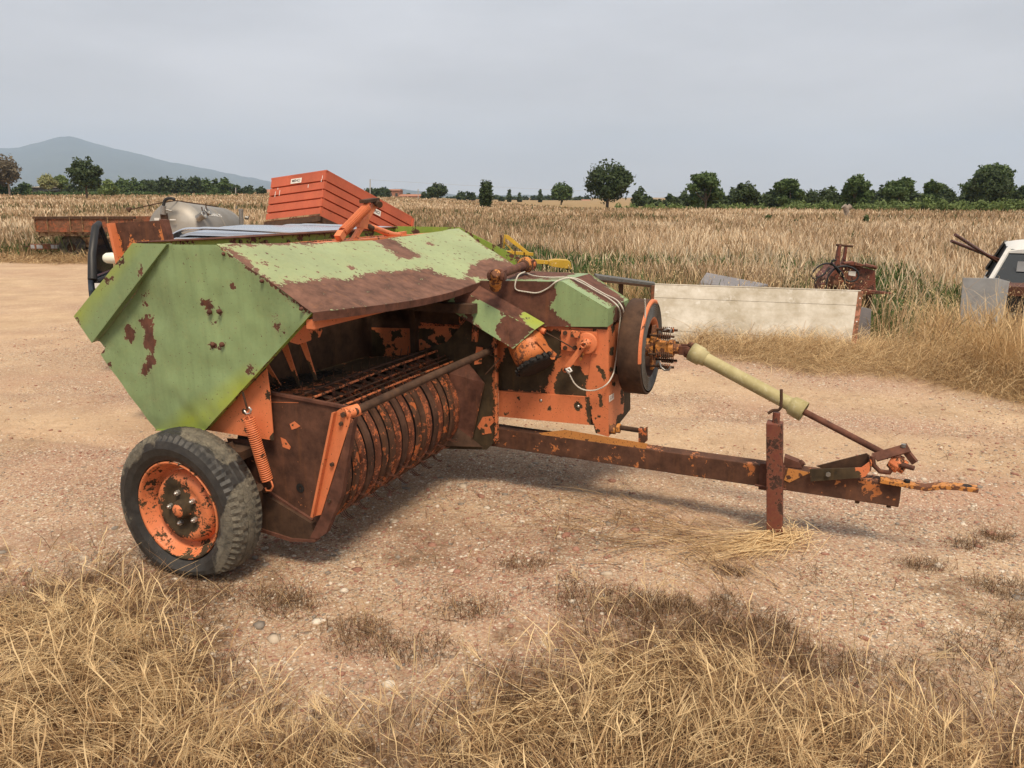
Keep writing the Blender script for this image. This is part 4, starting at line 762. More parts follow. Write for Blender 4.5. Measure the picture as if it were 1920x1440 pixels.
PJ = thing('drive_shaft_joint', 'short rusty universal joint shaft with yellow ends lying on top of the green front cover', 'shaft joint', tuple(pZ(960, 515, 1.22)))
j0, j1 = on_top(934, 522), on_top(992, 494); j0 = pZ(936, 515, 1.25); j1 = pZ(985, 497, 1.26); dj = (j1 - j0).normalized()
MB().tube([j0, j1], .024, 18).build('shaft_tube', 'rust', PJ)
yoke(j0 - dj * .02, -dj, ZV, 'rust', 'shaft_yoke', 1.1); yoke(j1 + dj * .01, dj, ZV, 'orange_rusty', 'shaft_yoke', 1.25)
MB().lathe(j1, dj, [(-.03, .026), (-.03, .042), (-.02, .046), (.0, .040), (.006, .048), (.016, .048), (.02, .03)], 22).build('shaft_collar', 'ochre_worn', PJ)
k2 = j0 - dj * .055; kd = (pW(928, 548, 1.50) - k2).normalized(); MB().lathe(k2, kd, [(-.03, 0), (-.03, .022), (0, .03), (.03, .026), (.04, .036), (.075, .033), (.08, .026), (.09, .034), (.115, .034), (.12, .028), (.12, 0)], 14).build('splined_end', 'ochre_worn', PJ, .001)

# ================================================================ OTHER MACHINES AND VEHICLES
# rusty flatbed trailer far left (21 m away)
RT = thing('flatbed_trailer', 'low rusty red drop-side farm trailer parked in the dry grass at the far left', 'trailer', (-11.4, 21.6, gz(-11.4, 21.6)))
Yt = 21.0
def yb(m, x0, y0, x1, y1, Y, dep):                   # block from image pixel corners projected onto the plane y = Y, with real depth
    a, b = pY(x0, y0, Y), pY(x1, y1, Y); return m.box(min(a.x, b.x), max(a.x, b.x), Y, Y + dep, min(a.z, b.z), max(a.z, b.z))
yb(MB(), 63, 410, 250, 432, Yt, .04).build('side_board', 'rusty_red', RT); MB().box(-12.8, -9.0, 22.7, 22.74, .74, 1.12).build('side_board', 'rusty_red', RT)
MB().box(-12.80, -12.76, 21.04, 22.7, .74, 1.12).build('tail_board', 'rusty_red', RT); yb(MB(), 60, 406, 252, 410.5, Yt - .03, .10).build('top_rail', 'dark_rust', RT)
yb(MB(), 66, 431, 252, 435, Yt - .03, .08).build('bottom_rail', 'rusty_red', RT)
for x in (63, 86, 129, 152, 200): m = MB(); yb(m, x, 407, x + 4.5, 434, Yt - .05, .06); m.build('stake', 'trailer_tan', RT)
yb(MB(), 72, 435, 150, 443, Yt + .05, 1.6).build('floor_frame', 'trailer_tan', RT); yb(MB(), 150, 445, 235, 464, Yt + .4, .9).build('chassis', 'trailer_tan', RT)
yb(MB(), 55, 457.5, 150, 468, Yt + .35, .14).build('drawbar', 'rusty_red', RT, .01); yb(MB(), 44, 461, 57, 463, Yt + .40, .05).build('hitch_eye', 'dark_rust', RT)
for x, x2 in ((57, 65), (68, 80), (95, 115)): m = MB(); yb(m, x, 459, x2, 466, Yt + .345, .004); m.build('faded_paint', 'grey_plastic', RT)
m = MB(); yb(m, 94, 468, 97, 486, Yt + .38, .05); m.build('prop_leg', 'dark_rust', RT)
MB().tube([pY(90, 438, Yt + .3), pY(70, 448, Yt + .3), pY(80, 456, Yt + .3)], .02, 6).build('tow_chain', 'dark_rust', RT)
for cx in (-12.05, -9.6):
    c = Vector((cx, 21.3, .31)); MB().lathe(c, (0, 1, 0), [(0, .12), (0, .28), (.03, .36), (.17, .36), (.2, .28), (.2, .12)], 24).build('wheel', 'tyre_rubber', RT)
    MB().lathe(c + Vector((0, -.01, 0)), (0, 1, 0), [(0, 0), (0, .06), (.05, .12), (.02, .18), (0, .2), (.05, .2)], 20).build('rim', 'dark_rust', RT)
# slurry tank
TK = thing('slurry_tank', 'long pale grey slurry tank with pipes and valves, behind the silver-roofed car', 'tank', (-6.4, 16.9, gz(-6.4, 16.9)))
ta_, tb_ = Vector((-6.95, 16.2, .93)), Vector((-6.70, 17.95, .78)); dt = (tb_ - ta_).normalized(); LT = (tb_ - ta_).length; rt = .64
MB().lathe(ta_, dt, [(-.20, 0), (-.18, rt * .35), (-.11, rt * .7), (0, rt), (.02, rt)], 48).lathe(ta_, dt, [(.02, rt), (LT, rt), (LT + .09, rt * .75), (LT + .17, 0)], 48).build('tank_body', 'tank_metal', TK)
for q in (.03, LT * .5, LT - .03): MB().lathe(ta_ + dt * q, dt, [(-.015, rt), (-.01, rt + .006), (.01, rt + .006), (.015, rt)], 48).build('weld_seam', 'tank_metal', TK)
MB().tube([pY(240, 394, 15.9), pY(300, 380.5, 15.95), Vector((-6.9, 16.2, 1.585)), Vector((-6.68, 17.9, 1.44))], .012, 6).build('control_rod', 'dark_rust', TK); MB().tube([pY(240, 394, 15.9), pY(246, 389.5, 15.9)], [.06, .02], 8).build('rod_handle', 'dark_rust', TK)
MB().tube(smooth([pY(x, y, 15.95) for x, y in [(306, 392), (307, 384), (309, 376), (314, 372.5), (321, 372), (328, 374)]], 5), .030, 10).build('bent_hose', 'hose', TK)
MB().tube([pY(306.5, 386, 15.9), pY(306, 402, 15.9)], .055, 10).tube([pY(311, 393, 15.9), pY(322, 396, 15.9)], .018, 8).build('gate_valve', 'steel', TK)
m = MB(); yb(m, 300, 400, 312, 416, 15.9, .1); m.build('valve_box', 'dark_rust', TK)
for x0, x1 in ((289, 299), (318, 329)): m = MB(); yb(m, x0, 408.5 + (x0 - 289) * .08, x1, 413, 15.93, .02); m.build('reflector_strip', 'white_paint', TK)
def on_tank(x, y):
    r0 = ray(x, y); o = EYEV - ta_; o = o - dt * o.dot(dt); r1 = r0 - dt * r0.dot(dt); A = r1.dot(r1); B2 = 2 * o.dot(r1); Cc = o.dot(o) - rt * rt; D = max(B2 * B2 - 4 * A * Cc, 0); return EYEV + r0 * ((-B2 - math.sqrt(D)) / (2 * A))
for x, y in ((372, 409), (380, 404)):
    p = on_tank(x, y); nn = (p - ta_); nn = (nn - dt * nn.dot(dt)).normalized(); MB().lathe(p, nn, [(-.02, .075), (.13, .075), (.14, .09), (.16, .09), (.16, .05), (.10, .045), (.10, 0)], 18).build('pipe_stub', 'steel', TK)
    MB().tube([p + nn * .12, p + nn * .14 + Vector((-.03, 0, .16))], .012, 6).build('clamp_lever', 'dark_rust', TK)
m = MB().tube([pY(453, 420, 17.6), pY(452, 402, 17.6), pY(452, 392, 17.6)], .05, 10).tube([pY(444, 386, 17.6), pY(443, 392, 17.6)], .015, 6).tube([pY(460, 408, 17.8), pY(466, 409, 17.8)], .04, 8); m.build('filler_pipe', 'steel', TK)
p = on_tank(402, 403.5); q = on_tank(409, 404); nn = (p - ta_); nn = (nn - dt * nn.dot(dt)).normalized(); xd = dt; yd = nn.cross(xd); yd = yd if yd.z > 0 else -yd
text('tank_lettering', 'STEFANI 70', p + nn * .004, xd, yd, .115, 'white_paint', TK)
for cy in (.75, 1.75):
    for s_ in (-.62, .55):
        c = ta_ + dt * cy + dt.cross(ZV) * s_; c.z = .33 + gz(-6.4, 16.9); MB().lathe(c, dt.cross(ZV), [(-.1, .1), (-.1, .26), (-.07, .36), (.07, .36), (.1, .26), (.1, .1)], 24).build('wheel', 'tyre_rubber', TK)
MB().bar(ta_ - ZV * .55 - dt * 1.0, tb_ - ZV * .55, .12, .14).build('tank_chassis', 'dark_rust', TK)
# tipped orange-red transport box
TB = thing('tipper_box', 'bright red ribbed steel transport box standing tilted nose-up behind the parked car', 'transport box', (-2.7, 14.4, 0))
A3, D3, B3, F3 = Vector((-3.14, 13.48, 2.07)), Vector((-4.26, 14.10, 1.95)), Vector((-3.23, 13.23, 1.34)), Vector((-1.97, 15.44, 1.25))
uu, vv_, ww = D3 - A3, F3 - A3, B3 - A3
ul, vl, wl = uu.length, vv_.length, ww.length
def ribbed(o, a, b, nout, name):                       # side wall with pressed horizontal grooves
    m = MB(); ys = [0, .17]; k = 5; 
    prof = [(0, 0)]
    for i in range(k - 1):
        c = (i + 1) / k * (.98 if i else 1.); prof += [(c - .022, 0), (c - .018, -.035), (c + .012, -.035), (c + .030, 0)]
    prof += [(1, 0)]
    vs = []
    for c, dd in prof: vs += [o + b * c + nout * dd, o + a + b * c + nout * dd]
    m.add(vs, [(2 * i, 2 * i + 1, 2 * i + 3, 2 * i + 2) for i in range(len(prof) - 1)])
    ob = m.build(name, 'red_bed', TB); md = ob.modifiers.new('thickness', 'SOLIDIFY'); md.thickness = .02; md.offset = 0
    return ob
nu = uu.normalized(); nv = vv_.normalized(); nw_ = ww.normalized()
ribbed(A3, uu, ww, -nv, 'end_wall'); ribbed(A3, vv_, ww, -nu, 'side_wall'); ribbed(D3, vv_, ww, nu, 'side_wall'); ribbed(F3, uu, ww, nv, 'end_wall')
MB().para(B3 - nw_ * .04 - nv * .02, uu, vv_, nw_ * .03).build('floor', 'trailer_tan', TB)
m = MB().para(B3 + nw_ * .0 - nv * .02 - nu * .02, uu + nu * .04, nv * .07, nw_ * .09).para(B3 - nu * .02, vv_, nu * .07, nw_ * .09).para(B3 + uu - nu * .07, vv_, nu * .07, nw_ * .09); m.build('floor_frame', 'dark_rust', TB)
for f_ in (.3, .65): MB().para(B3 + nw_ * .02 + uu * f_, vv_, nu * .08, nw_ * .08).build('floor_beam', 'trailer_tan', TB)
for f_ in (.25, .5, .8): MB().para(B3 + nw_ * .02 + vv_ * f_, uu, nv * .06, nw_ * .06).build('cross_member', 'dark_rust', TB)
MB().para(A3 - nu * .012 - nv * .012, uu + nu * .02, nv * .035, -nw_ * .03).build('top_rim', 'red_bed', TB); MB().para(A3 - nu * .012, vv_, nu * .035, -nw_ * .03).build('top_rim', 'red_bed', TB)
MB().para(F3 - nu * .03 + nv * .0, nu * .05, nv * .05, ww).build('hinge_post', 'red_bed', TB)
for fa, fb, wallo, adir, nd in ((.36, .13, A3, uu, -nv), (.425, .40, A3, vv_, -nu)):
    cen = wallo + (uu if adir is uu else vv_) * (.60 if adir is uu else .60) + ww * fb
    if adir is uu: cen = A3 + uu * .52 + ww * .115; xd = -nu; L_ = .25; H_ = .085
    else: cen = A3 + vv_ * .55 + ww * .30; xd = nv; L_ = .30; H_ = .10
    yd = -nw_; MB().para(cen - xd * L_ / 2 - yd * H_ / 2 + nd * .013, xd * L_, yd * H_, nd * .003).build('name_plate', 'sticker', TB)
    text('name_lettering', 'MENCI', cen + nd * .0168 - xd * .0, xd, yd, H_ * .78, 'ink', TB)
for ax_, y0_, l_ in ((.88, .30, .10), (.80, .28, .10), (.845, .22, .03), (.28, .24, .06), (.045, .08, .06), (.055, .16, .05)):
    p = A3 + uu * ax_ + ww * y0_ - nv * .011; MB().para(p, nu * .010, ww.normalized() * l_, -nv * .003).build('paint_scrape', 'sticker', TB)
MB().bar(B3 + vv_ * .9 + uu * .5, Vector((-3.0, 15.9, .1)), .14, .14).bar(B3 + vv_ * .25 + uu * .5 + nw_ * .1, Vector((-3.6, 14.6, .0)), .10, .10).bar(B3 + vv_ * .9 + uu * .2, Vector((-2.4, 15.6, .0)), .10, .10).build('support_leg', 'dark_rust', TB)

def loft_body(m, st, n=9):                            # st: list of (x, ys[], zs[]) half sections -> closed shell in local car space
    k = len(st[0][1]); vs = []
    for x, ys, zs in st: vs += [(x, -y, z) for y, z in zip(ys, zs)] + [(x, y, z) for y, z in zip(ys[::-1], zs[::-1])]
    kk = 2 * k; fs = [(i * kk + j, i * kk + (j + 1) % kk, (i + 1) * kk + (j + 1) % kk, (i + 1) * kk + j) for i in range(len(st) - 1) for j in range(kk)]
    m.add(vs, fs, True); m.add(vs[:kk], [tuple(range(kk))]); m.add(vs[-kk:], [tuple(range(kk))[::-1]]); return m
def place(o_list, M):
    for o in o_list: o.data.transform(M)
def make_car(name, label, cat, loc, heading, H, belt, body, roofm, fx, group=None, L=4.5, Wd=1.74, rear_up=False):
    # local: +x front. fx: dict of glasshouse x positions
    z0 = loc[2]; root = thing(name, label, cat, loc, group); M = Matrix.Rotation(heading, 4, 'Z'); made = []
    def mk(mb, nm, mt, par=root, bev=0.):
        me = bpy.data.meshes.new(nm); me.from_pydata(mb.v, [], mb.f); me.polygons.foreach_set('use_smooth', mb.s); bm = bmesh.new(); bm.from_mesh(me); bmesh.ops.recalc_face_normals(bm, faces=bm.faces); bm.to_mesh(me); bm.free()
        me.transform(M); me.materials.append(MATS[mt]); me.set_sharp_from_angle(angle=R(38)); o = bpy.data.objects.new(nm, me); COL.objects.link(o); o.parent = par; BASE[o.name] = BASE[root.name]
        if bev: b = o.modifiers.new('bevel', 'BEVEL'); b.width = bev; b.segments = 2; b.limit_method = 'ANGLE'
        return o
    h = Wd / 2; xf, xr = L / 2, -L / 2
    def sec(x, w_, zb, zt): return (x, [w_ * .80, w_ * .97, w_, w_ * .985, w_ * .93, w_ * .6, 0.001], [zb, zb + .05, zb + .3, zt - .18, zt - .03, zt + .01, zt + .02])
    bd = mk(loft_body(MB(), [sec(xr, h * .80, .32, belt * .80), sec(xr + .10, h * .93, .24, belt * .97), sec(xr + .5, h, .20, belt), sec(0, h, .18, belt * .985), sec(fx['ws0'], h, .18, belt * .96), sec(xf - .55, h * .97, .20, belt * .84), sec(xf - .12, h * .88, .24, belt * .70), sec(xf, h * .70, .34, belt * .60)]), 'body', body)
    b0, b1, t0, t1 = fx['rw0'], fx['ws0'], fx['rw1'], fx['ws1']; hb, ht = h * .93, h * .70; zt = H - .035
    gv = [(b0, -hb, belt - .03), (b0, hb, belt - .03), (b1, hb, belt - .05), (b1, -hb, belt - .05), (t0, -ht, zt), (t0, ht, zt), (t1, ht, zt), (t1, -ht, zt)]
    mk(MB().add(gv, [(0, 1, 5, 4), (2, 3, 7, 6), (1, 2, 6, 5), (3, 0, 4, 7)]), 'windows', 'glass')
    rs = []
    for x, zz in ((t0 - .06, zt - .02), (t0 + .15, H - .012), ((t0 + t1) / 2, H), (t1 - .2, H - .012), (t1 + .04, zt - .01)): rs.append((x, [ht + .03, ht + .01, ht * .8, ht * .4, .001], [zz - .03, zz - .008, zz + .018, zz + .045, zz + .055]))
    mk(loft_body(MB(), rs), 'roof', roofm)
    for s_ in (-1, 1):
        P_ = lambda b, t: (Vector((b, s_ * (hb + .005), belt - .03)), Vector((t, s_ * (ht + .008), zt)))
        for a, b in (P_(b0, t0), P_(b1, t1), P_((b0 + b1) / 2 - .05, (t0 + t1) / 2), P_(b0 + .62, t0 + .42)): mk(MB().bar(a, b, .05, .05), 'pillar', body if a.x in (b0, b1) or abs(a.x - b0) < .01 else 'black_plastic')
        if fx.get('rails'):
            pts = [Vector((t1 + .28, s_ * (ht + .02), zt - .06)), Vector((t1 - .05, s_ * ht, H + .005)), Vector((t1 - .35, s_ * ht, H + .022)), Vector((0, s_ * ht, H + .030)), Vector((t0 + .3, s_ * ht, H + .022)), Vector((t0 + .05, s_ * ht, H))]
            mk(MB().tube(smooth(pts, 5), .016, 8), 'roof_rail', 'chrome'); mk(MB().tube([Vector((t1 + .42, s_ * (ht + .06), zt - .13)), Vector((t1, s_ * (ht + .05), zt - .045)), Vector((0, s_ * (ht + .05), zt - .03)), Vector((t0 + .1, s_ * (ht + .05), zt - .06))], .011, 6), 'window_trim', 'chrome')
        for x in (xr + .78, xf - .82):
            wt = mk(MB().lathe((x, s_ * (h - .17), .31), (0, s_, 0), [(-.02, .1), (-.02, .26), (.02, .31), (.16, .31), (.19, .27), (.19, .19)], 28), 'wheel', 'tyre_rubber')
            mk(MB().lathe((x, s_ * (h - .17), .31), (0, s_, 0), [(.17, .20), (.16, .17), (.13, .06), (.15, .05), (.15, 0)], 20), 'rim', 'steel', wt)
        mk(MB().box(xr - .015, xr + .06, s_ * h * .62 - .13, s_ * h * .62 + .13, belt - .32, belt - .16), 'tail_light', 'red_paint', bev=.01)
        mk(MB().box(xf - .16, xf - .02, s_ * h * .62 - .14, s_ * h * .62 + .12, belt * .60, belt * .60 + .12), 'headlight', 'white_paint', bev=.02)
    mk(MB().box(xr - .08, xr + .1, -h * .86, h * .86, .32, .52), 'bumper', 'black_plastic', bev=.03); mk(MB().box(xf - .1, xf + .05, -h * .75, h * .75, .28, .45), 'bumper', 'black_plastic', bev=.03)
    return root, mk, M
# dark estate car with silver roof, parked behind the baler, front door open to the left
hd = R(143)
CAR, mk, M = make_car('parked_car', 'dark estate car with silver roof parked behind the baler, a front door open', 'car', (-2.50, 8.05, gz(-2.5, 8.05) + .02), hd, 1.355, .90, 'car_blue', 'roof_silver', dict(rw0=-2.15, rw1=-1.75, ws0=1.28, ws1=.62, rails=True), L=4.55)
mk(MB().lathe((-1.50, .10, 1.345), (0, 0, 1), [(0, .04), (.02, .035), (.03, .012), (.055, .010), (.058, 0)], 12), 'antenna', 'black_plastic')
# open door swung towards the viewer
dh = pY(222, 470, 6.95); cz0 = gz(-2.5, 8)
dd_ = (pY(178, 560, 7.25) - pY(222, 560, 8.0)); dd_.z = 0; dn = dd_.cross(ZV).normalized()
def dpt(u, z): return Vector((pY(222, 560, 8.0).x, 8.0, 0)) + dd_ * u + ZV * z
dr = [(0, .30), (.95, .30), (1.02, .45), (1.02, .80), (.98, .93), (0, .95)]
MB().prism([dpt(u, z) for u, z in dr], dn * .05).build('door', 'car_blue', CAR, .02); door = CAR.children[-1]; BASE[door.name] = BASE[CAR.name]
MB().prism([dpt(u, z) + dn * -.04 for u, z in [(.05, .34), (.90, .34), (.97, .50), (.95, .90), (.05, .92)]], dn * .04).build('door_lining', 'black_plastic', door, .02)
MB().lathe(dpt(.66, .62) - dn * .045, -dn, [(0, .09), (.015, .085), (.02, .0)], 20).build('door_speaker', 'hose', door)
MB().tube([dpt(1.0, .90), dpt(.90, 1.12), dpt(.62, 1.37), dpt(.45, 1.40)], [.042, .036, .034, .03], 10).tube([dpt(.45, 1.40), dpt(.0, 1.02)], .022, 8).build('window_frame', 'black_plastic', door)
MB().prism([dpt(.94, .93), dpt(.86, 1.12), dpt(.60, 1.35), dpt(.46, 1.37), dpt(.05, 1.02), dpt(.05, .94)], dn * .004).build('door_glass', 'glass', door)
mc = pY(211, 484, 7.25); MB().lathe(mc - Vector((.085, 0, 0)), (1, 0, 0), [(0, 0), (.006, .032), (.03, .048), (.08, .052), (.13, .046), (.155, .03), (.16, 0)], 20).build('door_mirror', 'glove_white', CAR)
MB().tube([mc + Vector((.05, 0, -.04)), mc + Vector((.10, .06, -.12))], .02, 8).build('mirror_arm', 'white_paint', CAR)
m = MB(); yb(m, 177, 531, 190, 541, 7.22, .01); m.build('door_label', 'white_paint', door)

# white hatchback at the right edge, sunk in the grass
zc = -.33
WC, mk, M = make_car('abandoned_car', 'old white hatchback with dark rear window half hidden in dry grass at the right edge', 'car', (7.96, 11.4, zc), R(59), 1.34, .86, 'white_paint', 'white_paint', dict(rw0=-1.85, rw1=-1.45, ws0=1.2, ws1=.55), L=3.9, Wd=1.72)
mk(loft_body(MB(), [(-2.03, [.70, .72, .70, .6], [.74, .78, .84, .86]), (-1.90, [.80, .82, .80, .7], [.78, .82, .88, .90])]), 'boot_lid', 'brown_gloss')
mk(MB().box(-2.00, -1.94, -.70, .70, .52, .74), 'rear_panel', 'black_plastic', bev=.02)
mk(MB().box(-1.70, -1.685, -.5, .5, 1.03, 1.16), 'rear_heater_sticker', 'grey_plastic')
# grey plastic panel in front of it
GP = thing('plastic_panel', 'bent pale grey plastic panel leaning in tall straw in front of the white hatchback', 'panel', tuple(pY(1850, 590, 9.2)))
MB().prism([pY(1806, 521, 9.4), pY(1872, 522, 9.2), pY(1862, 612, 9.2), pY(1798, 612, 9.4)], (0, .012, 0)).prism([pY(1872, 522, 9.2), pY(1893, 528, 9.55), pY(1880, 610, 9.5), pY(1862, 612, 9.2)], (.006, .012, 0)).build('panel_sheet', 'grey_plastic', GP, .002)
# brown poles
for i, (a, b, lab) in enumerate([((1791, 440), (1856, 482), 'upper of two long brown poles sticking up left behind the white hatchback'), ((1784, 452), (1858, 481), 'lower of two long brown poles sticking up left behind the white hatchback')]):
    q0 = pY(*a, 10.2 + i * .15); q1 = pY(*b, 10.6 + i * .1); q2 = q1 + (q1 - q0) * 1.1; o = MB().tube([q0 - q0 + Vector(q0), q1, q2], .022, 8).build('pole', 'brown_gloss', None, loc=q2); tag(o, lab, 'pole', 'poles by the white hatchback')
# red implement
IM = thing('red_implement', 'dark red three-point farm implement with black hoses and a white label behind the white board', 'farm implement', (4.6, 10.7, 0))
YI = 10.5
def im(name, pts, y, dep, mat='red_paint', bev=.008, par=None): return MB().prism(Yp(y, *pts), Vector((0, dep, 0))).build(name, mat, par or IM, bev)
hs = im('housing', [(1545, 560), (1552, 522), (1572, 498), (1600, 496), (1610, 499), (1641, 507), (1643, 548), (1640, 552)], YI, .45)
im('mast', [(1566, 500), (1573, 460), (1578, 460), (1575, 500)], YI - .03, .06); im('mast', [(1577, 502), (1583, 480), (1586, 461), (1590, 461), (1587, 485), (1583, 502)], YI + .12, .06)
MB().tube([pY(1568, 459, YI), pY(1599, 462, YI)], .016, 10).build('top_pin', 'dark_rust', IM)
im('top_bar', [(1583, 492), (1600, 490), (1616, 495), (1643, 499), (1643, 503), (1615, 500), (1583, 496)], YI - .06, .08); MB().tube([pY(1622, 497, YI), pY(1643, 502, YI)], .026, 10).build('ram', 'red_paint', IM)
MB().tube([pY(1560, 530, YI - .05), pY(1600, 536, YI - .05)], .05, 12).build('cross_tube', 'rusty_red', IM)
im('foot', [(1540, 532), (1548, 530), (1546, 562), (1536, 562)], YI - .1, .06); im('foot', [(1571, 533), (1582, 533), (1580, 560), (1570, 560)], YI - .1, .06); im('foot', [(1590, 536), (1596, 536), (1596, 560), (1588, 560)], YI - .1, .06)
im('side_arm', [(1612, 541), (1644, 545), (1674, 549), (1673, 552), (1640, 551), (1612, 548)], YI - .1, .06); im('stand_leg', [(1624, 551), (1636, 552), (1632, 600), (1622, 600)], YI, .25, 'dark_rust')
im('data_label', [(1591, 508), (1605, 509), (1604, 518), (1591, 516)], YI - .004, .006, 'sticker', 0)
for n_, pl in enumerate([[(1550, 545), (1549, 535), (1555, 515), (1568, 502), (1585, 499), (1600, 503), (1609, 512), (1607, 523), (1595, 528), (1582, 522), (1572, 510), (1562, 497), (1548, 494), (1534, 500), (1523, 513), (1522, 520), (1530, 524)], [(1586, 550), (1584, 530), (1580, 515), (1570, 503), (1560, 494), (1562, 488), (1568, 488)], [(1527, 533), (1532, 522), (1545, 514), (1556, 502)]]):
    MB().tube(smooth([pY(x, y, YI - .12 - .03 * n_) for x, y in pl], 5), .013, 7).build('hydraulic_hose', 'hose', IM)
# white side board leaning, with frame
WB = thing('trailer_side_board', 'long dirty white side board with rusty edge leaning in the dry grass on the right', 'board', tuple(pY(1420, 620, 8.9)))
c_ = [pY(1228, 533, 9.30), pY(1614, 546, 8.95), pY(1598, 662, 8.55), pY(1222, 640, 8.85)]; nrm = (c_[1] - c_[0]).cross(c_[3] - c_[0]).normalized()
def bp_(u, v): return c_[0].lerp(c_[1], u).lerp(c_[3].lerp(c_[2], u), v)
for k, (v0, v1) in enumerate([(0, .235), (.240, .80), (.805, 1.)]): MB().prism([bp_(0, v0), bp_(1, v0), bp_(1, v1), bp_(0, v1)], -nrm * .025 if nrm.y < 0 else nrm * .025).build('plank', 'board_white', WB, .001)
nb = nrm if nrm.y < 0 else -nrm
MB().prism([bp_(.988, 0) + nb * .004, bp_(1.012, 0) + nb * .004, bp_(1.012, 1) + nb * .004, bp_(.988, 1) + nb * .004], -nb * .05).build('end_strip', 'rusty_red', WB, .002)
for v in (.12, .5, .85): MB().lathe(bp_(1.0, v) + nb * .005, nb, [(0, .009), (.004, .006), (.004, 0)], 8).build('rivet', 'white_paint', WB)
MB().prism([bp_(0, -.012), bp_(1, -.012), bp_(1, .004), bp_(0, .004)], nb * .006).build('top_edge', 'board_white', WB)
for u, v in ((.36, .37), (.385, .36), (.41, .37), (.41, .40), (.36, .42), (.655, .75), (.672, .755)): MB().lathe(bp_(u, v) + nb * .0005, nb, [(0, .007), (.001, .006), (.001, 0)], 8).build('screw_hole', 'tar_and_shade', WB)
FR = thing('steel_frame', 'dark weathered steel frame with two posts left of the white side board', 'frame', tuple(pY(1170, 560, 9.9)))
MB().prism(Yp(9.8, (1118, 516), (1232, 532), (1232, 537), (1118, 524)), Vector((0, .25, 0))).build('frame_rail', 'grey_iron', FR, .004)
MB().prism(Yp(9.78, (1120, 524), (1228, 536), (1228, 540), (1120, 528)), Vector((0, .05, 0))).build('frame_angle', 'dark_rust', FR)
MB().prism(Yp(9.85, (1161, 531), (1169, 532), (1168, 600), (1160, 600)), Vector((0, .06, 0))).build('frame_post', 'dark_rust', FR); MB().prism(Yp(9.6, (1222, 535), (1229, 536), (1226, 620), (1219, 620)), Vector((0, .06, 0))).build('frame_post', 'rusty_red', FR)
for nm, pts, lab in (('grey_sheet', [(Vector(pY(1312, 534, 10.2))), pY(1325, 515, 10.9), pY(1440, 537, 10.8), pY(1400, 545, 10.0)], 'grey flat sheet lying tilted behind the top edge of the white side board'), ('grey_block', [pY(1612, 575, 9.35), pY(1634, 580, 9.3), pY(1630, 650, 9.2), pY(1606, 650, 9.3)], 'small grey sheet standing just right of the white side board')):
    o = MB().prism(pts, (0, .012, .03) if nm == 'grey_sheet' else (0, .04, 0)).build(nm, 'grey_sheet', None, .003, loc=pts[0]); tag(o, lab, 'metal sheet')
# yellow implement
YM = thing('yellow_implement', 'yellow tine cultivator with a triangular headstock standing in dry grass behind the baler', 'farm implement', (.3, 13.0, 0))
def ym(name, pts, y, dep, mat='yellow_paint'): return MB().prism(Yp(y, *pts), Vector((0, dep, 0))).build(name, mat, YM, .004)
ym('headstock_brace', [(948, 440), (953, 441), (993, 474), (990, 480), (984, 474), (948, 447)], 12.9, .05); ym('headstock_post', [(938, 441), (941, 441), (941, 480), (938, 480)], 12.9, .05, 'dark_rust'); ym('headstock_post', [(945, 440), (948, 440), (946, 466), (943, 466)], 13.0, .05)
ym('strut', [(944, 452), (947, 453), (964, 472), (962, 474)], 12.95, .03); ym('strut', [(940, 455), (942, 457), (928, 467), (926, 465)], 12.95, .03, 'dark_rust')
ym('tool_beam', [(948, 470), (1000, 474), (1000, 480), (948, 476)], 13.2, .08); ym('tool_beam', [(1000, 486), (1030, 489), (1030, 496), (1000, 494)], 12.9, .08)
ym('end_plate', [(1030, 489), (1041, 487), (1064, 488), (1070, 492), (1072, 505), (1041, 501), (1030, 498)], 12.7, .25); ym('end_shoe', [(1062, 503), (1071, 504), (1071, 512), (1063, 510)], 12.8, .1, 'black_plastic')
for x in (966, 1018, 1026, 1050, 983): MB().tube([pY(x, 462 + (x - 960) * .45, 12.95), pY(x - 1, 490 + (x - 960) * .22, 12.95), pY(x - 4, 520, 12.9)], .012, 6).build('tine_leg', 'dark_rust', YM)

# ================================================================ FAR BUILDINGS, POLES, TREES
def far(x, y, d): return pY(x, y, d)
def house(name, label, cat, x0, x1, yb_, ye, yr, d, wall, roof, dep, nwin=2):
    a, b = far(x0, yb_, d), far(x1, yb_, d); t = far(x0, ye, d).z; rz = far(x0, yr, d).z; root = thing(name, label, cat, ((a.x + b.x) / 2, d, a.z)); z0 = a.z - 2
    MB().box(a.x, b.x, d, d + dep, z0, t).build('wall', wall, root); MB().prism([(a.x - .3, d - .4, t), (a.x - .3, d + dep / 2, rz), (a.x - .3, d + dep + .4, t)], (b.x - a.x + .6, 0, 0)).build('roof', roof, root)
    for i in range(nwin): xx = a.x + (b.x - a.x) * (i + .5) / nwin; MB().box(xx - .45, xx + .45, d - .03, d, t - 2.2, t - 1.0).build('window', 'shed_dark', root)
    return root
house('farmhouse', 'square red brick farmhouse beyond the field behind the baler lever', 'house', 728, 749, 378, 357, 354.5, 300, 'brick', 'roof_tile', 10, 2)
house('brick_barn', 'long low red brick barn wing attached right of the farmhouse', 'barn', 749, 790, 378, 368, 364, 298, 'brick', 'roof_tile', 8, 3)
house('pale_house', 'small pale house with red roof under the mountain slope left of the red box', 'house', 494, 508, 372, 360, 355, 420, 'plaster', 'roof_tile', 9, 1)
house('open_shed', 'low dark open shed with a pale roof edge left of the dark round tree', 'shed', 62, 84, 366, 351, 349.5, 175, 'shed_dark', 'plaster', 6, 0)
house('low_shed', 'low dark livestock shelter beside the open shed at the far left', 'shed', 85, 100, 366, 357, 355.5, 170, 'shed_dark', 'shed_dark', 5, 0)
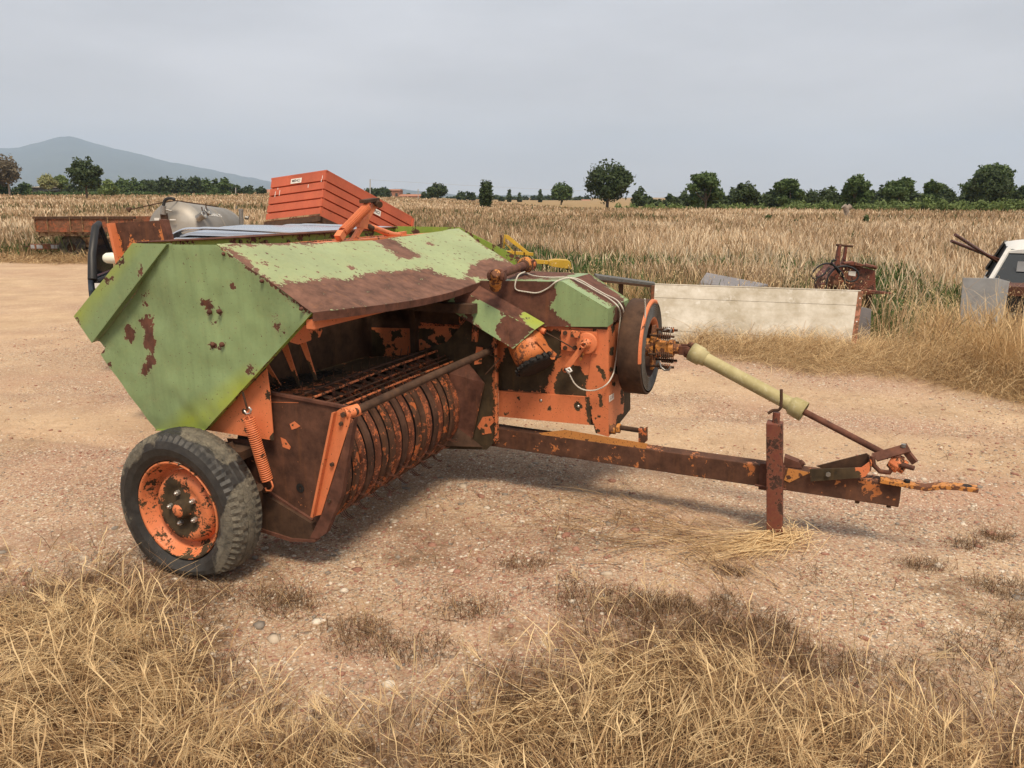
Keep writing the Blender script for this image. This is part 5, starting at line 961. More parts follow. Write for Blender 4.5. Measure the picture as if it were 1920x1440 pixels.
house('white_farm', 'tiny white farm building on the horizon right of the upright cypresses', 'house', 1092, 1106, 380, 376, 374, 420, 'plaster', 'roof_tile', 9, 1)
for x, yt, yb2, d, lab in ((694, 336, 372, 160, 'thin pale utility pole rising behind the red tilted box'), (442, 352, 372, 190, 'thin grey utility pole left of the red box below the mountain'), (784, 354, 374, 210, 'thin grey utility pole just right of the brick farmhouse')):
    o = MB().tube([far(x, yb2 + 4, d), far(x, yt, d)], .11, 6).build('utility_pole', 'concrete_pole', None, loc=far(x, yb2 + 4, d)); tag(o, lab, 'utility pole', 'utility poles across the field')
w0_, w1_ = far(694, 337, 160), far(1420, 360, 330)
o = MB().tube([w0_.lerp(w1_, t) - ZV * (3.5 * 4 * t * (1 - t) * .35) for t in np.linspace(0, 1, 14)], .018, 4).build('overhead_wire', 'concrete_pole', None, loc=w0_); tag(o, 'thin overhead wire running right from the pole behind the red tilted box', 'wire')
def leaves(cs, n, size, seed, squash=.55):            # leaf-sized faces through the volume of several lobes; cs: (x,y,z,rx,ry,rz)
    rg = np.random.default_rng(seed); cs = np.array(cs); wt = (cs[:, 3] * cs[:, 4] * cs[:, 5]) ** .7; k = rg.choice(len(cs), n, p=wt / wt.sum())
    d = rg.normal(size=(n, 3)); d /= np.linalg.norm(d, axis=1)[:, None]; r = rg.uniform(.3, 1.04, n) ** .6
    bump_ = 1 + .22 * np.sin(d[:, 0] * 7 + k) * np.sin(d[:, 1] * 6 + k * 2) + .12 * np.sin(d[:, 2] * 9 + k * 3)
    P = cs[k, :3] + d * cs[k, 3:] * (r * bump_)[:, None]; N = d + rg.normal(0, .7, (n, 3)); N /= np.linalg.norm(N, axis=1)[:, None]
    t = np.cross(N, rg.normal(size=(n, 3))); t /= np.linalg.norm(t, axis=1)[:, None] + 1e-9; b = np.cross(N, t); s_ = (size * rg.uniform(.6, 1.5, n))[:, None]
    V = np.stack([P - t * s_, P - b * s_ * squash, P + t * s_, P + b * s_ * squash], 1).reshape(-1, 3); F_ = np.arange(4 * n).reshape(n, 4)
    tone = np.clip(rg.normal(.45, .22, n), 0, 1); return V, F_, np.repeat(tone, 4)
TSEED = [100]
def tree(name, label, cat, cx, ybase, ytop, wpx, d, kind='round', mat='leaf_mid', group=None, n=None, trunk=.16, bark='bark', bare=False):
    TSEED[0] += 1; rg = np.random.default_rng(TSEED[0]); s_ = d / F_PX * 1.0; b = far(cx, ybase, d); H = (ybase - ytop) * s_ * 1.02; Wd = wpx * s_ / 2
    root = thing(name, label, cat, tuple(b), group); b = np.array(b); cs = []
    if kind == 'round':
        tz_ = H * trunk; cz_ = tz_ + (H - tz_) / 2; cs.append((b[0], b[1], b[2] + cz_, Wd * .78, Wd * .78, (H - tz_) * .46))
        for i in range(11): a = rg.uniform(0, 6.28); q = rg.uniform(-.75, .8); rr2 = math.sqrt(max(0, 1 - q * q)) * .66; f_ = rg.uniform(.24, .40); cs.append((b[0] + math.cos(a) * Wd * rr2, b[1] + math.sin(a) * Wd * rr2, b[2] + cz_ + q * (H - tz_) * .36, Wd * f_, Wd * f_, (H - tz_) * f_ * .5))
    elif kind == 'open':
        tz_ = H * trunk
        cs.append((b[0] + Wd * rg.uniform(-.2, .2), b[1], b[2] + H * .80, Wd * .34, Wd * .34, H * .20))
        for i in range(15): a = rg.uniform(0, 6.28); q = rg.uniform(0, 1) ** .8; rr2 = rg.uniform(.2, .8) * (1 - .35 * abs(q - .35)); f_ = rg.uniform(.26, .44); cs.append((b[0] + math.cos(a) * Wd * rr2, b[1] + math.sin(a) * Wd * rr2, b[2] + tz_ + (.15 + .72 * q) * (H - tz_), Wd * f_, Wd * f_, (H - tz_) * f_ * .42))
    elif kind == 'cypress': cs = [(b[0], b[1], b[2] + H * .5, Wd, Wd, H * .5), (b[0], b[1], b[2] + H * .35, Wd * 1.1, Wd * 1.1, H * .33)]
    elif kind == 'bush':
        for i in range(8): a = rg.uniform(0, 6.28); rr2 = rg.uniform(0, .7); f_ = rg.uniform(.3, .5); hh = rg.uniform(.45, .95); cs.append((b[0] + math.cos(a) * Wd * rr2, b[1] + math.sin(a) * Wd * rr2 * .8, b[2] + H * hh * .5, Wd * f_, Wd * f_, H * hh * .5))
    n = int(n * 1.3) if n else int(min(5200, max(500, 26 * (ybase - ytop) * wpx * .03 + 500)))
    V, F_, T_ = leaves(cs, n, max(.07, 2.6 * s_ * (.8 if kind == 'cypress' else 1)), TSEED[0]); V = V - b
    o = bpy.data.objects.new('crown', bigmesh('crown', V, F_, mat, {'tone': T_})); COL.objects.link(o); o.parent = root
    m = MB(); r0 = max(.06, Wd * .05); top_ = b[2] + H * (.75 if kind != 'bush' else .5)
    m.tube([(b[0], b[1], b[2] - .3), (b[0] + Wd * .02, b[1], b[2] + H * .3), (b[0] - Wd * .03, b[1], top_)], [r0 * 1.3, r0, r0 * .3], 7)
    for c in cs[1:7]:
        if kind == 'cypress': break
        m.tube([(b[0], b[1], b[2] + H * .25), ((b[0] * .4 + c[0] * .6), (b[1] * .4 + c[1] * .6), b[2] + H * .42), (c[0], c[1], c[2])], [r0 * .6, r0 * .4, r0 * .12], 5)
    if bare:
        for i in range(70): a = rg.uniform(0, 6.28); e = rg.uniform(.35, 1.4); l = rg.uniform(.5, 1.) ; q = (b[0] + math.cos(a) * Wd * math.cos(e) * 1.1 * l, b[1] + math.sin(a) * Wd * math.cos(e) * l, b[2] + H * (.35 + .65 * math.sin(e) * l)); m.tube([(b[0], b[1], b[2] + H * .3), q], [r0 * .25, .02], 3)
    m.build('trunk', bark, root); return root
G1 = 'trees along the left edge of the field'; G2 = 'tall cypresses on the horizon'; G3 = 'trees behind the vineyard on the right'
tree('bare_tree', 'brown half-bare tree at the far left edge under the mountain', 'tree', 18, 362, 296, 56, 150, 'round', 'leaf_brown', G1, 1500, .12, 'pale_wood', True)
tree('tree', 'low dark green tree below the brown half-bare tree at the left edge', 'tree', 4, 364, 334, 40, 152, 'bush', 'leaf_mid', G1)
tree('tree', 'small yellow-green rounded tree just right of the brown half-bare tree', 'tree', 50, 363, 342, 34, 155, 'bush', 'leaf_mid', G1)
tree('pale_tree', 'pale flowering tree in front of the mountain left of the dark round tree', 'tree', 92, 363, 329, 36, 165, 'round', 'leaf_pale', G1)
tree('tree', 'light green tree between the pale tree and the dark round tree', 'tree', 116, 364, 331, 28, 168, 'open', 'leaf_light', G1)
tree('oak_tree', 'large dark round tree with visible trunk standing alone under the mountain', 'tree', 163, 369, 303, 66, 110, 'round', 'leaf_dark', G1, 3400, .16)
tree('tree', 'light green bush right beside the dark round tree', 'tree', 205, 366, 337, 44, 150, 'bush', 'leaf_light', G1)
for i, (x, yt, wp_, mt, lab) in enumerate([(234, 334, 42, 'leaf_mid', 'mid green tree right of the light green bush in the left treeline'), (262, 343, 26, 'leaf_mid', 'small low tree in a dip of the left treeline above the rusty trailer'), (285, 336, 34, 'leaf_dark', 'dark tree at the left end of the dense wood behind the slurry tank'), (312, 335, 36, 'leaf_dark', 'dark tree above the left end of the slurry tank'), (338, 331, 42, 'leaf_dark', 'tallest dark tree of the wood above the slurry tank'), (366, 333, 34, 'leaf_dark', 'dark tree above the middle of the slurry tank'), (392, 333, 44, 'leaf_mid', 'broad green tree above the lettering of the slurry tank'), (424, 336, 30, 'leaf_mid', 'green tree at the right end of the wood behind the slurry tank'), (464, 348, 28, 'leaf_dark', 'lone small dark tree between slurry tank and red box'), (490, 352, 20, 'leaf_dark', 'smallest dark tree just left of the red tilted box')]):
    tree('tree', lab, 'tree', x, 368, yt, wp_, 185 + i * 3, 'round' if i % 2 else 'bush', mt, G1, None, .04)
tree('tree', 'dark wide tree behind the pole right of the red box peak', 'tree', 702, 374, 351, 46, 240, 'bush', 'leaf_dark', G1); tree('tree', 'dark rounded tree left of the brick farmhouse', 'tree', 720, 375, 353, 26, 245, 'round', 'leaf_dark', G1, None, .05)
tree('tree', 'low dark tree right behind the brick farmhouse', 'tree', 766, 377, 362, 26, 320, 'bush', 'leaf_dark', G1); 
tree('oak_tree', 'dark round tree with trunk right of the brick farmhouse', 'tree', 821, 379, 347, 38, 190, 'round', 'leaf_dark', G2 and None, 1600, .2)
tree('tree', 'small dark round tree touching the oak right of the farmhouse', 'tree', 797, 377, 359, 20, 240, 'bush', 'leaf_dark'); tree('tree', 'low dark tree second to the right of the farmhouse oak', 'tree', 862, 378, 358, 30, 240, 'bush', 'leaf_dark'); tree('tree', 'low dark tree just left of the upright shaggy bush', 'tree', 885, 378, 359, 22, 235, 'bush', 'leaf_dark')
tree('shaggy_bush', 'upright shaggy dark bush standing alone in the grain field behind the hood end', 'bush', 908, 392, 335, 38, 92, 'bush', 'leaf_dark', None, 2200)
for x, yt, d_, lab in ((955, 358, 260, 'tallest slender cypress, leftmost of the three on the horizon'), (974, 364, 270, 'short slender cypress, middle of the three on the horizon'), (1013, 358, 265, 'slender cypress right of the other two on the horizon')): tree('cypress', lab, 'cypress', x, 381, yt, 7, d_, 'cypress', 'leaf_dark', G2, 500)
tree('tree', 'airy green tree with rounded crown left of the big round tree', 'tree', 1052, 384, 346, 44, 175, 'round', 'leaf_mid', None, 2000, .12); tree('tree', 'tiny dark tree between two cypresses on the horizon', 'tree', 940, 381, 368, 14, 250, 'bush', 'leaf_dark')
tree('maple_tree', 'largest dark dense round tree standing in the middle of the horizon', 'tree', 1138, 392, 309, 96, 108, 'round', 'leaf_dark', None, 5600, .10); tree('tree', 'small dark tree touching the right side of the largest round tree', 'tree', 1190, 388, 359, 26, 130, 'bush', 'leaf_dark')
tree('tree', 'small dark bush left of the broad tree behind the vineyard', 'tree', 1270, 392, 371, 24, 110, 'bush', 'leaf_dark', G3)
for i, (x, yb3, yt, wp_, kd_, mt, lab) in enumerate([(1322, 396, 330, 78, 'open', 'leaf_mid', 'broad ragged green tree, first large tree right of the centre'), (1396, 394, 346, 50, 'round', 'leaf_dark', 'dark tree between the broad ragged tree and the next bright one'), (1430, 397, 364, 36, 'bush', 'leaf_dark', 'low dark tree left of the bright green tree'), (1479, 397, 341, 62, 'open', 'leaf_mid', 'bright green tree above the white side board'), (1518, 396, 360, 24, 'cypress', 'leaf_dark', 'left of two stubby dark conifers above the white side board'), (1543, 396, 359, 22, 'cypress', 'leaf_dark', 'right of two stubby dark conifers above the white side board'), (1602, 398, 332, 54, 'open', 'leaf_mid', 'tall green tree behind the pollarded trunk'), (1572, 397, 352, 30, 'bush', 'leaf_dark', 'dark tree left of the tall one behind the pollarded trunk'), (1608, 402, 356, 34, 'cypress', 'leaf_mid', 'stubby green conifer right behind the pollarded trunk'), (1636, 396, 356, 22, 'bush', 'leaf_dark', 'thin dark tree right of the pollarded trunk'), (1682, 396, 338, 66, 'open', 'leaf_mid', 'wide airy green tree above the red implement'), (1740, 396, 343, 44, 'open', 'leaf_mid', 'pointed green tree left of the last bushes before the big right tree'), (1782, 398, 357, 40, 'bush', 'leaf_dark', 'dark bushes just left of the big right tree'), (1800, 400, 368, 34, 'bush', 'leaf_dark', 'low dark round bush under the big right tree'), (1852, 402, 315, 100, 'open', 'leaf_mid', 'biggest spreading tree with trunk near the right edge'), (1852, 402, 322, 80, 'round', 'leaf_dark', 'dark inner crown mass behind the biggest right tree'), (1910, 402, 355, 36, 'round', 'leaf_dark', 'dark tree cut by the right edge of the photo'), (1455, 397, 357, 8, 'cypress', 'leaf_dark', 'thin dark cypress tip beside the bright green tree')]):
    tree('tree', lab, 'tree', x, yb3, yt, wp_, 86 + (i % 5) * 5 + (8 if mt == 'leaf_dark' else 0), kd_, mt, G3, int(900 + (yb3 - yt) * wp_ * 1.0), .06)
# pollarded trunk and saplings in the field
PT = thing('pollarded_trunk', 'pale lopped tree trunk with knobbly top standing in the grain field above the red implement', 'tree trunk', tuple(far(1589, 412, 52)))
MB().tube([far(1589, 414, 52), far(1588, 400, 52), far(1586, 390, 52)], [.18, .16, .2], 9).tube([far(1587, 392, 52), far(1582, 386, 52)], [.16, .19], 8).tube([far(1588, 392, 52), far(1595, 386.5, 52)], [.16, .2], 8).build('trunk', 'pale_wood', PT)
for x, y0, y1, d, lab in ((1441, 416, 400, 45, 'small green sapling in the grain field left of the pollarded trunk'), (1491, 420, 412, 40, 'tiny green sapling between the first sapling and the pollarded trunk'), (1623, 420, 402, 40, 'small green sapling right of the pollarded trunk')): tree('sapling', lab, 'sapling', x, y0, y1, 14, d, 'bush', 'leaf_mid', 'saplings in the grain field', 260)
# vine row and far hedges: nobody could count the plants
def row(name, label, cat, x0, x1, yb3, h, d0, d1, n, mat, seed, size=.16, gap=.25):
    rg = np.random.default_rng(seed); cs = []
    for i in range(int(abs(x1 - x0) / 9) + 2):
        x = x0 + (x1 - x0) * i / (int(abs(x1 - x0) / 9) + 1); d = d0 + (d1 - d0) * (x - x0) / (x1 - x0) + rg.uniform(-1, 1)
        if rg.random() < gap * .5: continue
        b = far(x, yb3, d); hh = h * rg.uniform(.55, 1.1); cs.append((b[0], b[1], b[2] + hh * .5, d * 7 / F_PX, 1.2, hh * .5))
    V, F_, T_ = leaves(cs, n, size, seed); ob = bpy.data.objects.new(name, bigmesh(name, V, F_, mat, {'tone': T_})); COL.objects.link(ob); ob['kind'] = 'stuff'; ob['label'] = label; ob['category'] = cat
row('vineyard', 'bright green vine row along the far edge of the grain field on the right', 'vines', 1150, 1925, 401, 1.35, 95, 70, 15000, 'leaf_light', 31, .12, .15)
row('hedge', 'dark green hedge strip at the far left edge of the field', 'hedge', -20, 440, 370, 1.2, 150, 175, 7000, 'leaf_mid', 32, .22, .1)
row('far_wood', 'dark wooded band low on the horizon behind the separate trees', 'wood', 1200, 1935, 398, 4.2, 150, 130, 12000, 'leaf_dark', 33, .5, .1)
row('far_wood', 'hazy wooded band low on the horizon left of the big round tree', 'wood', 700, 1100, 380, 3.6, 420, 460, 6000, 'leaf_dark', 34, 1.0, .1)
row('far_wood', 'dark treeline filling the gaps under the mountain', 'wood', -20, 450, 367, 3.8, 205, 215, 9000, 'leaf_dark', 35, .5, .1)

# ================================================================ GRASS, CROP, STRAW, STONES
PROF = [1., .95, .85, .7, .25]; HEAD = [.7, .65, .6, .55, 1.9, 2.4, .3]
def scatter(n, f, x0, x1, y0, y1, rg=rng):
    out = np.empty((0, 2))
    while len(out) < n:
        p = np.stack([rg.uniform(x0, x1, n * 2), rg.uniform(y0, y1, n * 2)], 1); k = rg.random(len(p)) < f(p[:, 0], p[:, 1]); out = np.concatenate([out, p[k]])
    return out[:n]
def base3(p): return np.stack([p[:, 0], p[:, 1], gzn(p[:, 0], p[:, 1]) - .004], 1)
# foreground: matted dark litter, low tufts, long pale stalks
def dfg(x, y): return sst(-.10, .50, yfg(x) - y + (fbm(x * 2.2 + 3, y * 2.2 + 8, 4) - .5) * 1.3)
parts = []
p = base3(scatter(40000, lambda x, y: dfg(x, y - .14) * (.35 + .65 * fbm(x * 3, y * 3, 3)), -3.4, 3.4, 1.0, 3.8)); n = len(p)
parts.append(strands(p, rng.uniform(.02, .10, n), rng.uniform(0, 6.28, n), rng.uniform(.02, .12, n), rng.uniform(.2, .8, n), rng.uniform(.0012, .0026, n), PROF, np.clip(rng.normal(.24, .16, n), 0, 1), .006))
p = base3(scatter(22000, lambda x, y: dfg(x, y + .10) ** 1.5 * sst(.30, .62, fbm(x * 2.6 + 11, y * 2.6 + 5, 3) + .16 * (y < 2.2)), -3.2, 3.2, 1.0, 3.6)); n = len(p); fl = (fbm(p[:, 0] * 1.2 + 3, p[:, 1] * 1.2, 3) - .5) * 14
parts.append(strands(p, rng.uniform(.05, .24, n), fl + rng.normal(0, .9, n), rng.uniform(.04, .30, n), rng.uniform(.1, .55, n), rng.uniform(.0022, .0042, n), PROF, np.clip(rng.normal(.58, .25, n), 0, 1), .004))
p = base3(scatter(13000, lambda x, y: dfg(x, y + .15) ** 2, -3.0, 3.0, 1.0, 3.4)); n = len(p); fl2 = (fbm(p[:, 0] * 2.2 + 8, p[:, 1] * 2.2 + 4, 2) - .5) * 16; fl2 = fl2 + rng.normal(0, .55, n)             # stalks lying nearly flat
parts.append(strands(p + np.array([0, 0, .03]) * rng.random((n, 1)), rng.uniform(.01, .10, n), fl2, rng.uniform(.12, .42, n), rng.uniform(.2, 1.1, n), rng.uniform(.0024, .0046, n), PROF, np.clip(rng.normal(.72, .22, n), 0, 1), .006))
p = base3(scatter(2200, lambda x, y: dfg(x, y + .05) * sst(.38, .6, fbm(x * 2 + 1, y * 2 + 5, 3)), -3.0, 3.0, 1.1, 3.4)); n = len(p)   # upright seeded stalks
parts.append(strands(p, rng.uniform(.16, .36, n), rng.uniform(0, 6.28, n), rng.uniform(.02, .16, n), rng.uniform(.02, .3, n), rng.uniform(.0016, .0024, n), [1, .95, .9, .85, .8, 1.6, 2.4, .4], np.clip(rng.normal(.85, .1, n), 0, 1), .004))
hd_ = p[:420]; hz_ = []                               # bearded seed heads: fans of fine awns
for q in hd_:
    m_ = 16; c = np.repeat((q + np.array([rng.normal(0, .03), rng.normal(0, .03), rng.uniform(.08, .24)]))[None, :], m_, 0); a = rng.uniform(0, 6.28)
    c[:, 0] += np.cos(a) * np.linspace(0, .05, m_); c[:, 1] += np.sin(a) * np.linspace(0, .05, m_)
    hz_.append(strands(c, rng.uniform(.01, .05, m_), a + rng.normal(0, .35, m_), rng.uniform(.05, .09, m_), np.full(m_, .1), np.full(m_, .0014), [1.5, 1.2, .7, .3], np.clip(rng.normal(.85, .08, m_), 0, 1)))
stuff('foreground_grass', 'dry straw-coloured grass and fallen stalks covering the near ground', 'dry grass', parts + hz_, 'straw')
# scattered dark tufts on the gravel
tf = [(-.18, 2.86, .16), (.30, 2.95, .2), (.46, 2.90, .18), (.58, 2.88, .14), (.78, 2.72, .22), (.95, 2.62, .22), (1.1, 2.5, .2), (.05, 3.25, .12), (1.9, 3.25, .12), (2.15, 3.05, .16), (2.1, 2.75, .2), (1.75, 2.55, .22), (-.55, 2.62, .16), (-.62, 2.75, .12), (-.35, 2.58, .16), (-1.35, 3.0, .2), (-1.0, 2.98, .14), (-.95, 2.90, .16), (1.0, 3.18, .08), (2.25, 3.5, .10), (2.45, 3.6, .1), (1.35, 2.42, .2), (2.35, 2.55, .25)]
tp = []
for x, y, r_ in tf: k = int(r_ * 2600); a = rng.uniform(0, 6.28, k); q = r_ * np.sqrt(rng.random(k)) * rng.uniform(.5, 1.1, k); tp.append(np.stack([x + np.cos(a) * q * 1.3, y + np.sin(a) * q * .8], 1))
p = base3(np.concatenate(tp)); n = len(p)
t1_ = strands(p, rng.uniform(.015, .075, n), rng.uniform(0, 6.28, n), rng.uniform(.01, .06, n), rng.uniform(.1, .7, n), rng.uniform(.0012, .0022, n), PROF, np.clip(rng.normal(.22, .14, n), 0, 1), .004)
p2 = p[rng.random(n) < .08]; n2 = len(p2); t2_ = strands(p2, rng.uniform(.06, .18, n2), rng.uniform(0, 6.28, n2), rng.uniform(.02, .12, n2), rng.uniform(.1, .5, n2), rng.uniform(.0013, .0022, n2), PROF, np.clip(rng.normal(.6, .15, n2), 0, 1), .004)
pm = base3(scatter(9000, lambda x, y: sst(.50, .60, fbm(x * 1.9 + 13, y * 2.4 + 27, 4)) * sst(.75, .1, y - yfg(x)) * sst(-.6, .4, x), -2.6, 3.2, 1.6, 3.9)); n = len(pm)
t0_ = strands(pm, rng.uniform(.015, .085, n), rng.uniform(0, 6.28, n), rng.uniform(.01, .07, n), rng.uniform(.1, .7, n), rng.uniform(.0014, .0026, n), PROF, np.clip(rng.normal(.25, .17, n), 0, 1), .005)
p3 = base3(scatter(9000, lambda x, y: sst(.44, .60, fbm(x * 1.7 + 60, y * 1.7 + 30, 4)), -4, 4.2, 2.6, 6.5)); n = len(p3)
t3_ = strands(p3 + np.array([0, 0, .006]), rng.uniform(.001, .02, n), rng.uniform(0, 6.28, n), rng.uniform(.03, .16, n), rng.uniform(.2, .9, n), rng.uniform(.0014, .0026, n), PROF, np.clip(rng.normal(.45, .22, n), 0, 1), .004)
stuff('ground_tufts', 'short brown grass tufts and loose stalks scattered over the gravel', 'dry grass', [t0_, t1_, t2_, t3_], 'straw')
# straw wisp at the jack foot
jf = Bf(jt, 1.51, 0); sx = []
def wisp(n, cx, cy, a0, sp, l0, l1, tone, spread, hgt=.03):
    p = np.stack([rng.normal(cx, spread * 1.5, n), rng.normal(cy, spread, n)], 1); p = base3(p) + np.array([0, 0, .008]) + np.array([0, 0, hgt]) * rng.random((n, 1))
    return strands(p, rng.uniform(.005, .05, n), rng.normal(a0, sp, n), rng.uniform(l0, l1, n), rng.uniform(.1, .8, n), rng.uniform(.0035, .0065, n), PROF, np.clip(rng.normal(tone + .1, .12, n), 0, 1), .006)
sx.append(wisp(130, jf.x + .12, jf.y - .02, R(215), .22, .25, .55, .82, .05)); sx.append(wisp(90, jf.x - .05, jf.y - .18, R(190), .25, .2, .5, .78, .06)); sx.append(wisp(60, jf.x + .10, jf.y + .04, R(250), .35, .1, .25, .85, .04, .06)); sx.append(wisp(260, jf.x - .62, jf.y + .10, R(180), .8, .08, .35, .42, .20)); sx.append(wisp(160, jf.x - .35, jf.y - .12, R(185), .5, .1, .4, .5, .12)); sx.append(wisp(60, jf.x - .28, jf.y - .55, R(120), .3, .15, .4, .5, .08))
stuff('straw_wisp', 'pale straw lying wrapped round the foot of the drawbar jack', 'straw', sx, 'straw')
# verge of long fallen grass between yard and field
def dv(x, y): e = y - ybound(x) + (fbm(x * 1.1 + 7, y * 1.1 + 7, 3) - .5) * 1.2; return sst(-.35, .15, e) * sst(3.4, .8, e)
def verge(n, x0, x1, y0, y1, hs, ws, tm, seedx=0.):
    p = base3(scatter(n, lambda x, y: dv(x, y) * (.35 + .65 * fbm(x * 1.6 + seedx, y * 1.6, 3)), x0, x1, y0, y1)); n = len(p); d = np.hypot(p[:, 0], p[:, 1])
    hs = hs * np.where((p[:, 0] > 1.2) & (p[:, 0] < 4.45) & (p[:, 1] < 9.4), .85, np.where(p[:, 0] > 4.45, 1.35, 1.)) if True else hs; pile = np.exp(-((p[:, 0] - 5.3) ** 2 / 1.6 + (p[:, 1] - 8.3) ** 2 / 1.2)); H_ = rng.uniform(.12, .50, n) * hs * (1 + pile * 1.5) * (.6 + .8 * fbm(p[:, 0] * 1.8 + 4, p[:, 1] * 1.8, 2)) * sst(-.5, .9, p[:, 1] - ybound(p[:, 0])).clip(.35, 1)
    return strands(p, H_, fl_(p), rng.uniform(.16, .65, n) * hs, rng.uniform(.3, 1.1, n), np.maximum(.003, d * .00045) * rng.uniform(.7, 1.3, n) * ws, PROF, np.clip(rng.normal(tm, .24, n) + pile * .14, 0, 1), .012)
def fl_(p): return -1.2 + (fbm(p[:, 0] * .8 + 9, p[:, 1] * .8 + 2, 3) - .5) * 12 + rng.normal(0, 1.1, len(p))
vg = [verge(56000, 1.0, 8.5, 4.2, 12.5, 1.15, .9, .70), verge(13000, -3.5, 2.2, 9.5, 19, 1., 1., .62), verge(15000, -18, -5, 17.5, 25, 1.0, 1., .62)]
p = base3(scatter(5200, lambda x, y: (~((x > 1.2) & (x < 4.5) & (y < 9.4))) * dv(x, y - .3) * sst(.42, .6, fbm(x * .9 + 31, y * .9 + 3, 3)), 1.0, 9, 5, 12)); n = len(p)
vg.append(strands(p, rng.uniform(.45, .85, n), fl_(p), rng.uniform(.05, .3, n), rng.uniform(.02, .3, n), rng.uniform(.0028, .0042, n), HEAD, np.clip(rng.normal(.82, .12, n), 0, 1), .01))
stuff('verge_grass', 'long pale dry grass fallen along the edge between the yard and the field', 'dry grass', vg, 'straw')
# grain field, thinning with distance
def crop(n, d0, d1, hmul=1., green=0.):
    u = rng.random(n); d = d0 * (d1 / d0) ** u; a = rng.uniform(-50, 50, n) * math.pi / 180; x = d * np.sin(a); y = d * np.cos(a); e = y - ybound(x)
    wm = sst(.8, 2.4, e) * sst(15.0, 9.0, e) * (1 - .75 * (x < -3)) * sst(.42, .54, fbm(x * .30 + 21., y * .30 + 2, 3) + .07 * (x > 0)); k = (rng.random(n) > wm * .9) & (e > .9) & ~((x > 1.2) & (x < 4.3) & (y < 9.7)) & (rng.random(n) < sst(.5, 2.2, e)); far_edge = 74 + 30 * sst(18, -10, x) + 150 * sst(8, -12, x); k &= y < far_edge * 1.15
    x, y, d = x[k], y[k], d[k]; n = len(x); p = np.stack([x, y, ygz(x, y) - .02], 1)
    gn = fbm(x * .35 + 3, y * .35 + 9, 4); nearw = sst(11., 1.5, y - ybound(x)) * sst(.38, .52, gn); 
    tone = np.clip(rng.normal(.65, .22, n) + (fbm(x * .15, y * .06 + 40, 3) - .5) * .9 - nearw * .50 - sst(.60, .68, fbm(x * .8 + 50, y * .5 + 50, 3)) * .25, 0, 1)
    dk = sst(2., 0, np.abs(y - 62 - .1 * x)) * (x < -14) * (rng.random(n) < .8); tone = np.where(dk > .5, tone * .35, tone)
    H_ = rng.uniform(.38, .72, n) * hmul * (.75 + .5 * fbm(x * .5, y * .5, 3)) * np.where(dk > .5, 1.5, 1)
    return strands(p, H_, rng.uniform(0, 6.28, n), H_ * rng.uniform(.05, .45, n), rng.uniform(.0, .30, n), np.maximum(.005, d * .0008) * rng.uniform(.6, 1.3, n), [1, .9, .8, 1.6, .5], tone)
stuff('grain_field', 'golden ripe grain and weeds filling the field to the treeline', 'grain', [crop(190000, 9, 36), crop(190000, 30, 110), crop(85000, 90, 300)], 'crop')
def weeds(n, lo, hi, seedx):
    p = scatter(n, lambda x, y: (~((x > 1.2) & (y < 9.9))) * sst(.8, 2.4, y - ybound(x)) * sst(15.0, 9.0, y - ybound(x)) * (1 - .75 * (x < -3)) * sst(lo, hi, fbm(x * .30 + seedx, y * .30 + 2, 3) + .07 * (x > 0)), -22, 16, 6, 32); p = np.concatenate([p, np.zeros((n, 0))], 1); n = len(p); P3 = np.stack([p[:, 0], p[:, 1], ygz(p[:, 0], p[:, 1])], 1)
    d = np.hypot(p[:, 0], p[:, 1]); return strands(P3, rng.uniform(.2, .66, n), rng.uniform(0, 6.28, n), rng.uniform(.05, .3, n), rng.uniform(.2, .7, n), np.maximum(.006, d * .0009) * rng.uniform(.8, 2.2, n), [.6, 1., 1.1, .7, .2], np.clip(rng.normal(.5, .22, n), 0, 1), .01)
stuff('green_weeds', 'patches of green weeds at the near edge of the grain field', 'weeds', [weeds(44000, .42, .54, 21.)], 'weed')
# oat-like seed sprays near the implement
sp = []
for x, y, k in [(3.2, 9.9, 24), (3.9, 9.9, 26), (4.4, 10.0, 14), (1.6, 10.8, 10), (5.4, 9.7, 22), (6.0, 9.3, 20), (.9, 11.6, 14), (2.3, 10.6, 10), (6.7, 9.6, 16)]:
    for _ in range(k):
        bx, by = rng.normal(x, .32), rng.normal(y, .25); h = rng.uniform(.45, .95); m_ = 18; c = np.stack([np.full(m_, bx) + rng.normal(0, .035, m_), np.full(m_, by) + rng.normal(0, .035, m_), gz(bx, by) + h * rng.uniform(.55, 1., m_)], 1)
        sp.append(strands(c, -rng.uniform(.01, .03, m_), rng.uniform(0, 6.28, m_), np.full(m_, .008), np.zeros(m_), rng.uniform(.008, .014, m_), [.3, 1., .8, .1], np.clip(rng.normal(.92, .06, m_), 0, 1)))
        sp.append(strands(np.array([[bx, by, gz(bx, by)]]), np.array([h]), np.array([0.]), np.array([.03]), np.array([0.]), np.array([.005]), PROF, np.array([.7])))
stuff('wild_oats', 'pale drooping wild oat heads rising above the verge by the red implement', 'wild oats', sp, 'straw')
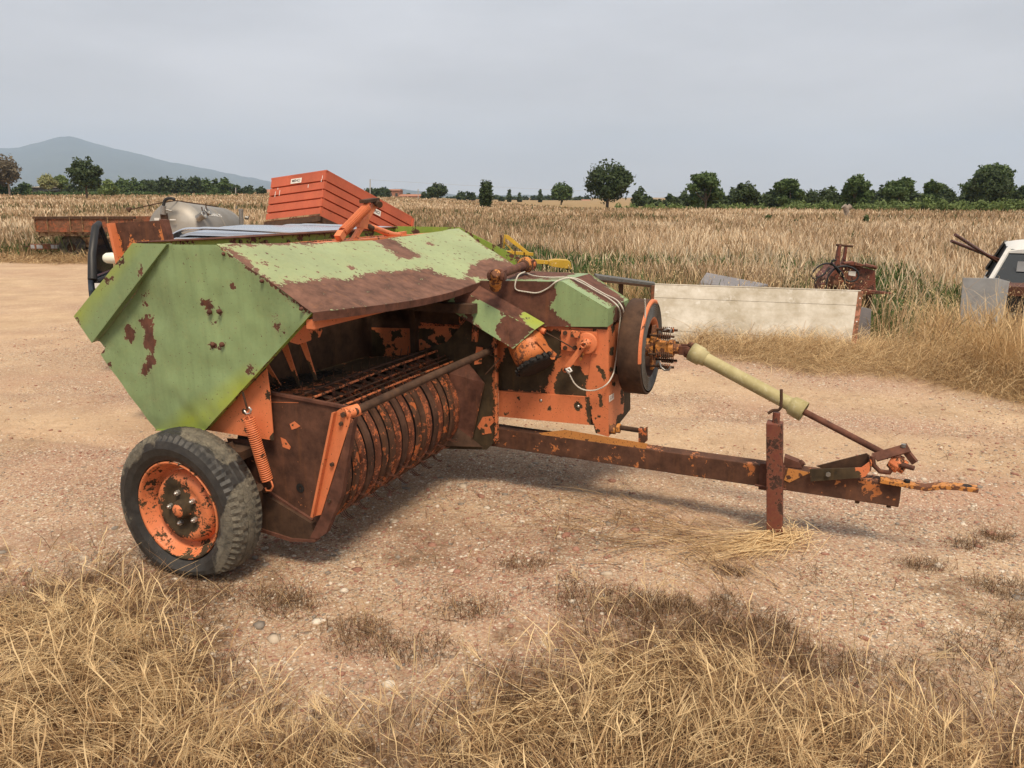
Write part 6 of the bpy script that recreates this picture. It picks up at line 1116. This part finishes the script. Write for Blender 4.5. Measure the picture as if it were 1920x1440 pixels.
# stones
def stones(n, f, x0, x1, y0, y1, s0, s1, seed):
    rg = np.random.default_rng(seed); p = scatter(n, f, x0, x1, y0, y1, rg); n = len(p); ico = np.array([(0, 0, 1), (.89, 0, .45), (.28, .85, .45), (-.72, .53, .45), (-.72, -.53, .45), (.28, -.85, .45), (.72, .53, -.45), (-.28, .85, -.45), (-.89, 0, -.45), (-.28, -.85, -.45), (.72, -.53, -.45), (0, 0, -1)])
    fi = np.array([(0, 1, 2), (0, 2, 3), (0, 3, 4), (0, 4, 5), (0, 5, 1), (1, 6, 2), (2, 7, 3), (3, 8, 4), (4, 9, 5), (5, 10, 1), (6, 7, 2), (7, 8, 3), (8, 9, 4), (9, 10, 5), (10, 6, 1), (11, 7, 6), (11, 8, 7), (11, 9, 8), (11, 10, 9), (11, 6, 10)])
    s_ = s0 * (s1 / s0) ** (rg.random(n) ** 2.2); a = rg.uniform(0, 6.28, n); sc = np.stack([s_ * rg.uniform(.8, 1.5, n), s_ * rg.uniform(.6, 1.1, n), s_ * rg.uniform(.3, .65, n)], 1)
    V = ico[None] * sc[:, None, :] * rg.uniform(.78, 1.2, (n, 12, 1)); ca, sa = np.cos(a)[:, None], np.sin(a)[:, None]
    V = np.stack([V[..., 0] * ca - V[..., 1] * sa, V[..., 0] * sa + V[..., 1] * ca, V[..., 2]], 2) + np.stack([p[:, 0], p[:, 1], gzn(p[:, 0], p[:, 1])], 1)[:, None, :] + np.array([0, 0, 1.]) * (sc[:, 2] * .15)[:, None, None]
    hue = rg.random(n) ** 1.25 * .97; return V.reshape(-1, 3), (fi[None] + (np.arange(n) * 12)[:, None, None]).reshape(-1, 3), np.repeat(hue, 12)
def ds(x, y): return .25 + .75 * sst(.42, .6, fbm(x * .8 + 5, y * .8 + 9, 4))
stuff('gravel_stones', 'loose red, white and grey pebbles and brick chips on the sandy yard', 'pebbles', [stones(40000, ds, -3.4, 4.2, 1.9, 5.0, .0022, .011, 3), stones(22000, ds, -6, 5.5, 4.8, 10.5, .0035, .014, 4), stones(420, ds, -2.6, 3.2, 2.2, 5.0, .012, .028, 5)], 'stone', 'hue')

# ================================================================ AIR
s = NT('haze_air'); s.t.nodes.remove(s.b); v = s.t.nodes.new('ShaderNodeVolumePrincipled'); v.inputs['Color'].default_value = (.56, .74, 1., 1); v.inputs['Density'].default_value = 1.35e-4; v.inputs['Anisotropy'].default_value = .0
s.t.links.new(v.outputs[0], s.out.inputs['Volume'])
hz_o = MB().box(-7800, 7800, -7800, 7800, -4, 575).build('haze', 'haze_air'); hz_o['kind'] = 'stuff'; hz_o['label'] = 'pale bluish haze filling the air over the plain'; hz_o['category'] = 'haze'
